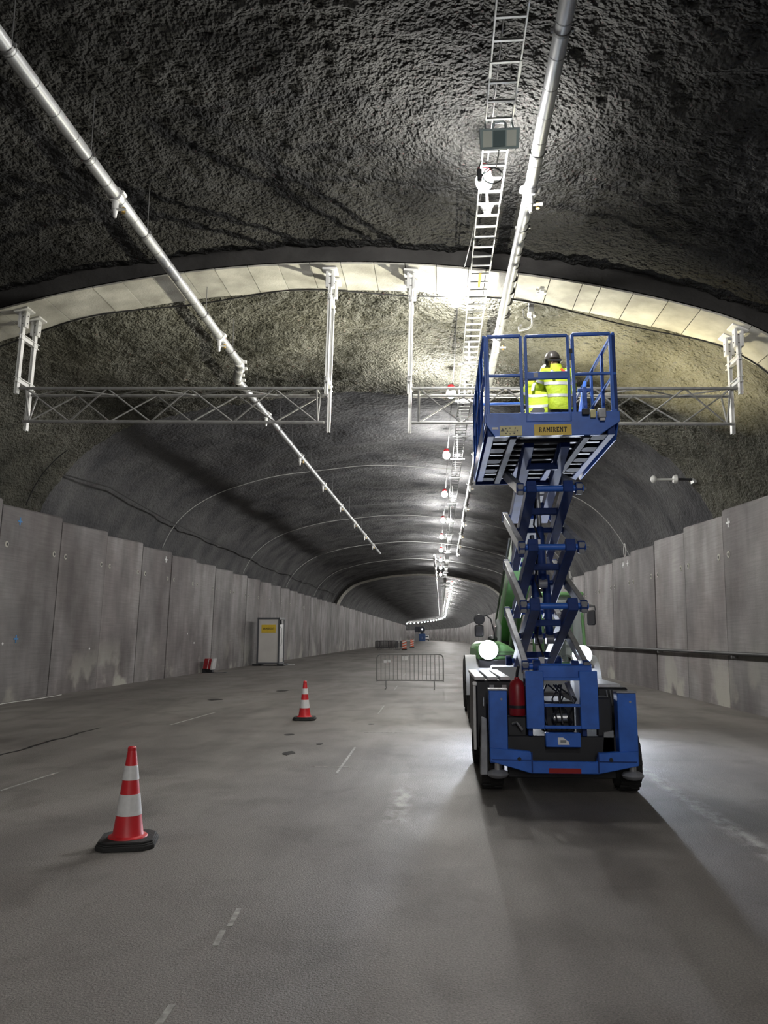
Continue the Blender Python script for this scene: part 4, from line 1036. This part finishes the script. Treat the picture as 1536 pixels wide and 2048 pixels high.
# ------------------------------------------------------------------ telehandler behind the lift
def telehandler():
    t = thing('telehandler', (1.72, 16.6, 0), 'green telehandler with lit headlamps parked behind the scissor lift', 'telehandler')
    for (x0, x1, y, s_) in ((.50, .88, 15.45, -1), (2.56, 2.94, 15.45, 1), (.50, .88, 18.0, -1), (2.56, 2.94, 18.0, 1)):
        a, r = MB(), MB(); wheel(a, r, x0, x1, y, .62, .60, s_); w = a.build('wheel', 'rubber', t); r.build('rim', 'vehicle_grey', w)
        treads(x0 + .02, x1 - .02, y, .62, .60, 20, 'rubber', w)
    MB().box(.95, 2.5, 14.95, 18.6, .45, 1.0).build('chassis', 'vehicle_black', t, bevel=.03)
    MB().box(.92, 2.52, 14.85, 15.1, .62, 1.12).build('front_frame', 'vehicle_grey', t, bevel=.03)
    for s_, x0, x1 in ((-1, .46, .95), (1, 2.48, 2.96)):
        P = [(15.45 + .70 * math.cos(a), .62 + .68 * math.sin(a)) for a in [math.pi * (1.02 - .94 * k / 10) for k in range(11)]]
        Q = [(15.45 + .66 * math.cos(a), .62 + .64 * math.sin(a)) for a in [math.pi * (.08 + .94 * k / 10) for k in range(11)]]
        MB().prism(P + Q, 'x', x0, x1).build('fender', 'vehicle_grey', t)
    # engine hood on the left of the picture, green, sloping to the front
    hd = MB().prism([(.66, 1.22), (1.44, 1.20), (1.42, 1.36), (1.28, 1.48), (1.10, 1.56), (.80, 1.54), (.68, 1.44)], 'y', 14.95, 18.3).build('engine_hood', 'green_paint', t, bevel=.04)
    MB().box(.70, 1.42, 14.93, 15.0, .98, 1.22).build('hood_grille', 'vehicle_black', hd, bevel=.02)
    for z in (1.30, 1.36): MB().box(.75, 1.38, 14.925, 14.95, z - .008, z + .008).build('hood_groove', 'vehicle_black', hd)
    MB().path([(1.18, 16.2, 1.5), (1.2, 16.2, 1.85), (1.16, 16.25, 1.98)], .05, 12).build('exhaust', 'vehicle_grey', t)
    MB().ball((1.02, 15.6, 1.60), (.10, .14, .08), 14, 6).build('air_intake', 'vehicle_black', t)
    for x, z in ((.89, 1.40), (2.63, 1.31)):
        l = MB().lathe((x, 14.90, z), [(.0, .10), (.12, .10), (.18, .05), (.19, .0), (.18, -.012)], 22, 'y').build('headlamp_housing', 'vehicle_black', t)
        MB().lathe((x, 14.885, z), [(.0, -.03), (.10, -.025), (.178, -.002), (.178, .006), (.0, .006)], 22, 'y').build('headlamp_lens', 'lamp_glass', l)  # lens made oversize, the extra glowing width imitates headlamp glare
        ld = bpy.data.lights.new('headlamp_beam', 'SPOT'); ld.energy = HEAD_W * (1.0 if x > 2 else .55); ld.color = (.80, .87, 1.0); ld.spot_size = math.radians(100); ld.spot_blend = 1.0; ld.shadow_soft_size = .09
        lo = bpy.data.objects.new('headlamp_beam', ld); COL.objects.link(lo); lo.parent = t; lo.location = Vector((x, 14.80, z)) - ORG[t.name]; lo.rotation_euler = (math.radians(87), 0, math.pi)
    # cab on the right of the picture
    cx0, cx1, cy0, cy1, cz0, cz1 = 1.98, 2.82, 15.55, 17.0, 1.05, 2.46
    cab = MB().box(cx0, cx1, cy0, cy1, cz0 - .45, cz0 + .10).build('cab_base', 'green_paint', t, bevel=.04)
    for (x, y) in ((cx0, cy0), (cx1, cy0), (cx0, cy1), (cx1, cy1)):
        MB().bar((x, y, cz0), (x + (.04 if x < 2.3 else -.04), y + (.10 if y < 16 else -.05), cz1), .055, .07).build('cab_pillar', 'green_paint', cab, bevel=.01)
    MB().box(cx0 - .02, cx1 + .02, cy0 + .05, cy1 + .05, cz1 - .02, cz1 + .07).build('cab_roof', 'green_paint', cab, bevel=.03)
    MB().add([(cx0 + .03, cy0 + .02, cz0 + .1), (cx1 - .03, cy0 + .02, cz0 + .1), (cx1 - .06, cy0 + .11, cz1 - .03), (cx0 + .06, cy0 + .11, cz1 - .03),
              (cx0 + .03, cy0 + .03, cz0 + .1), (cx1 - .03, cy0 + .03, cz0 + .1), (cx1 - .06, cy0 + .12, cz1 - .03), (cx0 + .06, cy0 + .12, cz1 - .03)],
             [(0, 1, 2, 3), (7, 6, 5, 4), (0, 4, 5, 1), (1, 5, 6, 2), (2, 6, 7, 3), (3, 7, 4, 0)]).build('windscreen', 'cab_glass', cab, smooth=False)
    MB().box(cx0 + .2, cx1 - .2, 16.35, 16.75, 1.1, 1.25).box(cx0 + .2, cx1 - .2, 16.7, 16.8, 1.2, 1.85).build('driver_seat', 'vehicle_black', cab, bevel=.04)
    MB().path([(2.4, 16.05, 1.15), (2.4, 15.95, 1.55)], .03, 8).lathe((2.4, 15.93, 1.57), [(.15, -.015), (.18, -.015), (.18, .015), (.15, .015)], 18).build('steering_wheel', 'vehicle_black', cab)
    MB().lathe((2.18, 16.2, cz1 + .07), [(.05, 0), (.05, .03), (.06, .04), (.06, .13), (.03, .16)], 14).build('beacon', 'beacon', cab, label='small red beacon')
    # mirrors
    ar = MB().path([(1.05, 15.2, 1.50), (1.02, 15.15, 1.75), (.96, 15.1, 1.98), (.86, 15.05, 2.06), (.76, 15.02, 2.03), (.735, 15.0, 1.95), (.735, 15.0, 1.9)], .013, 8).build('mirror_arm', 'vehicle_black', t)
    MB().lathe((.735, 15.0, 1.975), [(.0, -.03), (.09, -.025), (.105, 0), (.09, .03), (.0, .035)], 18, 'y').build('round_mirror', 'vehicle_black', ar)
    MB().box(.645, .815, 14.97, 15.03, 1.64, 1.87).build('mirror', 'vehicle_black', ar, bevel=.025)
    ar = MB().path([(2.62, 15.6, 2.26), (2.75, 15.2, 2.24), (2.93, 15.05, 2.22), (2.94, 15.05, 2.14)], .013, 8).build('mirror_arm', 'vehicle_black', t)
    MB().box(2.775, 2.935, 15.0, 15.06, 1.86, 2.15).build('mirror', 'vehicle_black', ar, bevel=.025)
    # boom, raised towards the lift
    A, B = Vector((1.50, 18.2, .55 + 1.1)), Vector((1.50, 11.75, 3.92)); d = (B - A)
    bo = MB().bar(A, A + d * .72, .44, .40).build('boom', 'green_paint', t, bevel=.02)
    MB().bar(A + d * .66, B, .34, .30).build('boom_extension', 'vehicle_grey', t, bevel=.02)
    MB().bar(A + d * .70, A + d * .735, .48, .44).build('boom_collar', 'vehicle_black', t, bevel=.01)
    MB().box(1.26, 1.74, 17.9, 18.5, .9, 1.9).build('boom_pedestal', 'vehicle_black', t, bevel=.03)
    for x in (1.26,): MB().path([A + d * .1 + Vector((x - 1.53, 0, .12)), A + d * .7 + Vector((x - 1.53, 0, .12))], .02, 8).build('boom_hose', 'vehicle_black', t)
    MB().tube(A + Vector((0, -1.1, -.45)), A + d * .42 + Vector((0, 0, -.12)), .06, 14).build('boom_cylinder', 'vehicle_grey', t)
    MB().box(1.262, 1.278, 14.3, 14.5, 2.72, 2.86).build('side_marker', 'amber', t)
    # work lamps on the cab roof, aimed up at the vault
    for i, (p, aim, w, sz) in enumerate((((2.72, 16.6, 2.66), (4.6, 15.4, 7.2), .8, 64), ((2.12, 16.75, 2.66), (-0.3, 14.6, 8.2), 1.0, 100))):
        p = Vector(p); dr = (Vector(aim) - p).normalized()
        l = MB().bar(p - dr * .05, p + dr * .03, .18, .14).build('work_lamp', 'vehicle_black', t, bevel=.01)
        MB().bar(p + dr * .03, p + dr * .036, .15, .11).build('work_lamp_lens', 'flood_face', l)
        MB().tube(p - dr * .05, (p.x, p.y, cz1 + .05), .015, 8).build('work_lamp_stem', 'vehicle_black', l)
        ld = bpy.data.lights.new('work_lamp_beam', 'SPOT'); ld.energy = FLOOD_W * w; ld.color = (1.0, .88, .55) if i == 0 else (1.0, .95, .76); ld.spot_size = math.radians(sz); ld.spot_blend = 1.0; ld.shadow_soft_size = .06
        lo = bpy.data.objects.new('work_lamp_beam', ld); COL.objects.link(lo); lo.parent = t; lo.location = p + dr * .08 - ORG[t.name]
        lo.rotation_euler = dr.to_track_quat('-Z', 'Y').to_euler()
    return t
telehandler()

# ------------------------------------------------------------------ traffic cones
def cone(loc, rz, label):
    t = thing('traffic_cone', loc, label, 'cone', 'traffic cones on the road'); ORG[t.name] = Vector((0, 0, 0)); t.rotation_euler[2] = rz
    def R(z): return .118 - (.118 - .036) * (z - .075) / (.72 - .075)
    a = .225; c = .075
    oct_ = [(a - c, -a), (a, -a + c), (a, a - c), (a - c, a), (-a + c, a), (-a, a - c), (-a, -a + c), (-a + c, -a)]
    b = MB().prism(oct_, 'z', 0.0, .038); b.prism([(x * .965, y * .965) for x, y in oct_], 'z', .038, .05); b.prism([(x * .93, y * .93) for x, y in oct_], 'z', .05, .066)
    b.build('base', 'rubber', t, bevel=.006)
    MB().lathe((0, 0, 0), [(.155, .066), (.150, .074), (.128, .082), (.118, .10), (R(.26), .26), (R(.72), .72), (.034, .732), (.030, .735)], 32).build('cone_body', 'cone_red', t)
    for z0, z1 in ((.235, .395), (.505, .615)):
        MB().lathe((0, 0, 0), [(R(z0), z0), (R(z0) + .004, z0), (R(z1) + .004, z1), (R(z1), z1)], 32).build('reflective_sleeve', 'cone_white', t)
    MB().lathe((0, 0, 0), [(.034, .73), (.036, .735), (.034, .755), (.024, .763)], 20).build('cone_tip', 'cone_red', t)
    return t
C1 = cone((-2.53, 6.36, 0), math.radians(14), 'large near red and white striped cone on the road')
C2 = copy_tree(C1, (-2.75, 15.75, 0), math.radians(3), None, 'farther red and white striped cone in the middle of the road')

# ------------------------------------------------------------------ crowd barrier
def barrier(name, loc, label, w=2.12, n=15, plates=True, group=None, st='barrier_steel', k_=1.0):
    t = thing(name, loc, label, 'barrier', group); ORG[t.name] = Vector((0, 0, 0)); r = .019 * k_; h = 1.09; zb = .27; rc = .14
    h2 = w / 2
    pts = [(-h2, 0, zb - .03)] + [(-h2 + rc - rc * math.cos(a), 0, h - rc + rc * math.sin(a)) for a in [k * math.pi / 12 for k in range(7)]] + [(h2 - rc + rc * math.sin(a), 0, h - rc + rc * math.cos(a)) for a in [k * math.pi / 12 for k in range(7)]] + [(h2, 0, zb - .03)]
    MB().path(pts, r, 8).build('outer_frame', st, t)
    MB().tube((-h2, 0, zb), (h2, 0, zb), r, 8).build('bottom_rail', st, t)
    src = None
    for k in range(1, n + 1):
        x = -h2 + w * k / (n + 1)
        if src is None: src = MB().tube((0, 0, zb), (0, 0, h), .009 * k_ * k_, 6).build('bar', st, t); o = src
        else: o = share(src, 'bar', t)
        o.location = (x, 0, 0)
    for x in (-h2 + .29, h2 - .29):
        MB().path([(x, -.28, .02), (x, -.05, .06), (x, 0, zb), ], .018, 8).path([(x, .28, .02), (x, .05, .06), (x, 0, zb)], .018, 8).build('foot', st, t)
    if plates:
        for x0, x1, z0, z1 in ((-.84, -.73, .82, .91), (-.71, -.61, .83, .92), (-.25, -.19, .90, 1.03), (-.17, -.06, .90, 1.03)):
            MB().box(x0, x1, -.016, -.010, z0, z1).build('tag_plate', 'lift_white', t, smooth=False)
    return t
barrier('crowd_barrier', (-1.0, 25.05, 0), 'galvanised crowd control barrier standing alone across the lane')

# ------------------------------------------------------------------ white portable cabin by the left wall
def cabin():
    x0, x1, y0, y1, h = -10.50, -9.20, 44.0, 45.45, 2.72
    t = thing('portable_cabin', ((x0 + x1) / 2, y0, 0), 'white portable cabinet with dark frame and yellow sign by the left wall', 'cabinet')
    MB().box(x0 + .06, x1 - .06, y0 + .03, y1 - .03, .16, h - .06).build('cabin_panel', 'cabin_white', t)
    f = MB()
    for x in (x0, x1 - .09):
        for y in (y0, y1 - .09): f.box(x, x + .09, y, y + .09, .10, h)
    for z in (.10, h - .09):
        for x in (x0, x1 - .09): f.box(x, x + .09, y0 + .09, y1 - .09, z, z + .09)
        for y in (y0, y1 - .09): f.box(x0 + .09, x1 - .09, y, y + .09, z, z + .09)
    f.build('cabin_frame', 'frame_dark', t, smooth=False)
    for x in (x0 - .25, x1 - .12): MB().box(x, x + .38, y0 - .02, y1 + .1, 0, .10).build('skid', 'lift_black', t, bevel=.02)
    d = MB().box(x1 - .06, x1 - .03, y0 + .18, y1 - .18, .40, h - .35).build('cabin_door', 'lift_white', t)
    MB().path([(x1 - .02, y0 + .30, 2.2), (x1 + .04, y0 + .34, 2.1), (x1 + .03, y0 + .4, 1.7), (x1 + .05, y0 + .5, 1.4), (x1 - .01, y0 + .52, 1.1)], .03, 8).build('hung_cable', 'lift_white', t)
    MB().box(x1 - .03, x1 + .06, y0 + .2, y0 + .5, 2.35, 2.6).build('vent_box', 'lift_black', t)
    s = MB().box(x0 + .24, x1 - .23, y0 + .018, y0 + .03, 1.86, 2.32).build('cabin_sign', 'sign_yellow', t, smooth=False, label='yellow plate lettered RAMIRENT')
    lettering('RAMIRENT', (x0 + x1) / 2, y0 + .012, 2.10, .66, .11, 'print_black', s)
    MB().box(x1 + .05, x1 + .6, y0 + 1.2, y0 + 1.7, 0, .03).build('threshold', 'lift_white', t)
cabin()
def red_box():
    X, Y = -10.72, 35.5; t = thing('fire_box', (X, Y, 0), 'small red box with pale edge tilted at the foot of the left wall', 'box')
    def q(x, y, z): a = math.radians(-9); return (X + x * math.cos(a) + z * math.sin(a) * -1, Y + y, .18 + z * math.cos(a) + x * math.sin(a) * .5)
    def bx(x0, x1, y0, y1, z0, z1):
        P = [q(x, y, z) for y in (y0, y1) for x, z in ((x0, z0), (x1, z0), (x1, z1), (x0, z1))]
        return MB().add(P, [(0, 1, 2, 3), (7, 6, 5, 4), (0, 4, 5, 1), (1, 5, 6, 2), (2, 6, 7, 3), (3, 7, 4, 0)])
    bx(-.18, .16, -.25, .3, 0, .46).build('box_body', 'red_paint', t, bevel=.01)
    bx(.16, .24, -.25, .3, -.02, .48).build('box_door', 'lift_white', t, bevel=.01)
    bx(.02, .04, -.262, -.25, 0, .46).build('box_seam', 'lift_white', t)
    MB().path([(X - .1, Y - .1, .10), (X + .2, Y - .2, .02), (X + .5, Y - .3, .01), (X + .8, Y + .2, .01)], .02, 6).build('box_hose', 'lift_black', t)
    MB().box(X - .25, X + .22, Y - .1, Y + .15, 0, .19).build('box_stand', 'lift_black', t)
red_box()

# ------------------------------------------------------------------ things far down the tunnel
rr = random.Random(21)
posns = [(-7.3, 98.6, .05), (-7.1, 99.9, -.08), (-7.4, 101.2, .1), (-5.6, 98.9, 1.45), (-5.2, 101.2, 1.5), (-6.9, 102.6, .0), (-7.2, 104.0, -.06)]
B0 = None
for i, (x, y, a) in enumerate(posns):
    lab = 'far-off steel barrier in the dark cluster by the left wall'
    if B0 is None:
        B0 = barrier('stored_barrier', (x, y, 0), lab, 2.0, 9, False, 'stored barriers down the tunnel', 'stored_steel', 1.9); B0.rotation_euler[2] = a
    else: copy_tree(B0, (x, y, 0), a)
def channelizer(loc, label):
    t = thing('striped_beacon', loc, label, 'beacon', 'striped beacons down the tunnel'); ORG[t.name] = Vector((0, 0, 0))
    MB().box(-.30, .30, -.3, .3, 0, .14).build('beacon_foot', 'rubber', t, bevel=.02)
    MB().box(-.26, .26, -.03, .03, .14, 1.16).build('beacon_board', 'orange_plastic', t, bevel=.02)
    for k in range(3):
        z = .22 + .32 * k; MB().prism([(-.25, z), (.25, z + .16), (.25, z + .30), (-.25, z + .14)], 'y', -.04, -.032).build('beacon_stripe', 'cone_white', t, smooth=False)
    return t
D1_ = channelizer((-4.55, 97.0, 0), 'nearer orange and white striped beacon board beside the stored barriers')
copy_tree(D1_, (-4.35, 117.0, 0), .3, None, 'farther orange and white striped beacon board beyond the stored barriers')
def container():
    y = 262.0; x = -7.3 + bend(y) * 0; t = thing('site_container', (x, y, 0), 'blue site container far off at the left side of the tunnel', 'container')
    MB().box(x, x + 2.0, y, y + 6, .1, 2.55).build('container_body', 'container_blue', t)
    b = MB()
    for k in range(9): b.box(x + .1 + .21 * k, x + .2 + .21 * k, y - .04, y, .2, 2.45)
    b.build('corrugation', 'container_blue', t)
    MB().box(x - 1.5, x - .05, y + .3, y + 5, .1, 2.6).build('grey_annexe', 'vehicle_grey', t)
    MB().box(x + .9, x + 1.0, y - .08, y - .04, .8, 1.6).build('door_bar', 'lift_grey', t)
    t2 = thing('jet_fan', (x, y - 1, 4.2), 'dark round ventilation fan above the far blue container', 'fan')
    MB().lathe((x + 1.0, y + 1, 4.0), [(.75, -1.5), (1.0, -1.5), (1.05, -1.2), (1.0, 1.5), (.75, 1.5)], 24, 'y').build('fan_casing', 'fan_dark', t2)
    MB().lathe((x + 1.0, y + 1, 4.0), [(0, -1.56), (.2, -1.55), (.2, -1.5), (0, -1.5)], 14, 'y').build('fan_lamp', 'far_lamp', t2)
    MB().box(x - 1.5, x + .4, y, y + 2, 3.0, 4.9).build('fan_duct', 'fan_dark', t2)
    MB().box(x + .5, x + 1.5, y + .6, y + 1.4, 2.55, 3.05).build('fan_stand', 'fan_dark', t2)
container()
def van():
    x, y = -5.6, 300.0; t = thing('van', (x, y, 0), 'white van parked far down the tunnel near the blue container', 'van')
    b = MB().prism([(y, .45), (y, 1.05), (y + .9, 1.25), (y + 1.5, 2.05), (y + 5, 2.1), (y + 5, .45)], 'x', x - .95, x + .95).build('van_body', 'lift_white', t, bevel=.08)
    MB().add([(x - .78, y + .93, 1.30), (x + .78, y + .93, 1.30), (x + .68, y + 1.42, 1.95), (x - .68, y + 1.42, 1.95), (x - .78, y + .98, 1.28), (x + .78, y + .98, 1.28), (x + .68, y + 1.47, 1.93), (x - .68, y + 1.47, 1.93)],
             [(0, 1, 2, 3), (7, 6, 5, 4), (0, 4, 5, 1), (1, 5, 6, 2), (2, 6, 7, 3), (3, 7, 4, 0)]).build('windscreen', 'glass_dark', t)
    MB().box(x - .9, x + .9, y - .05, y + .05, .35, .68).build('bumper', 'vehicle_black', t)
    for xx in (x - .85, x + .85):
        for yy in (y + .9, y + 4.1):
            MB().lathe((xx, yy, .33), [(0, -.11), (.33, -.11), (.33, .11), (0, .11)], 16, 'x').build('wheel', 'rubber', t)
van()
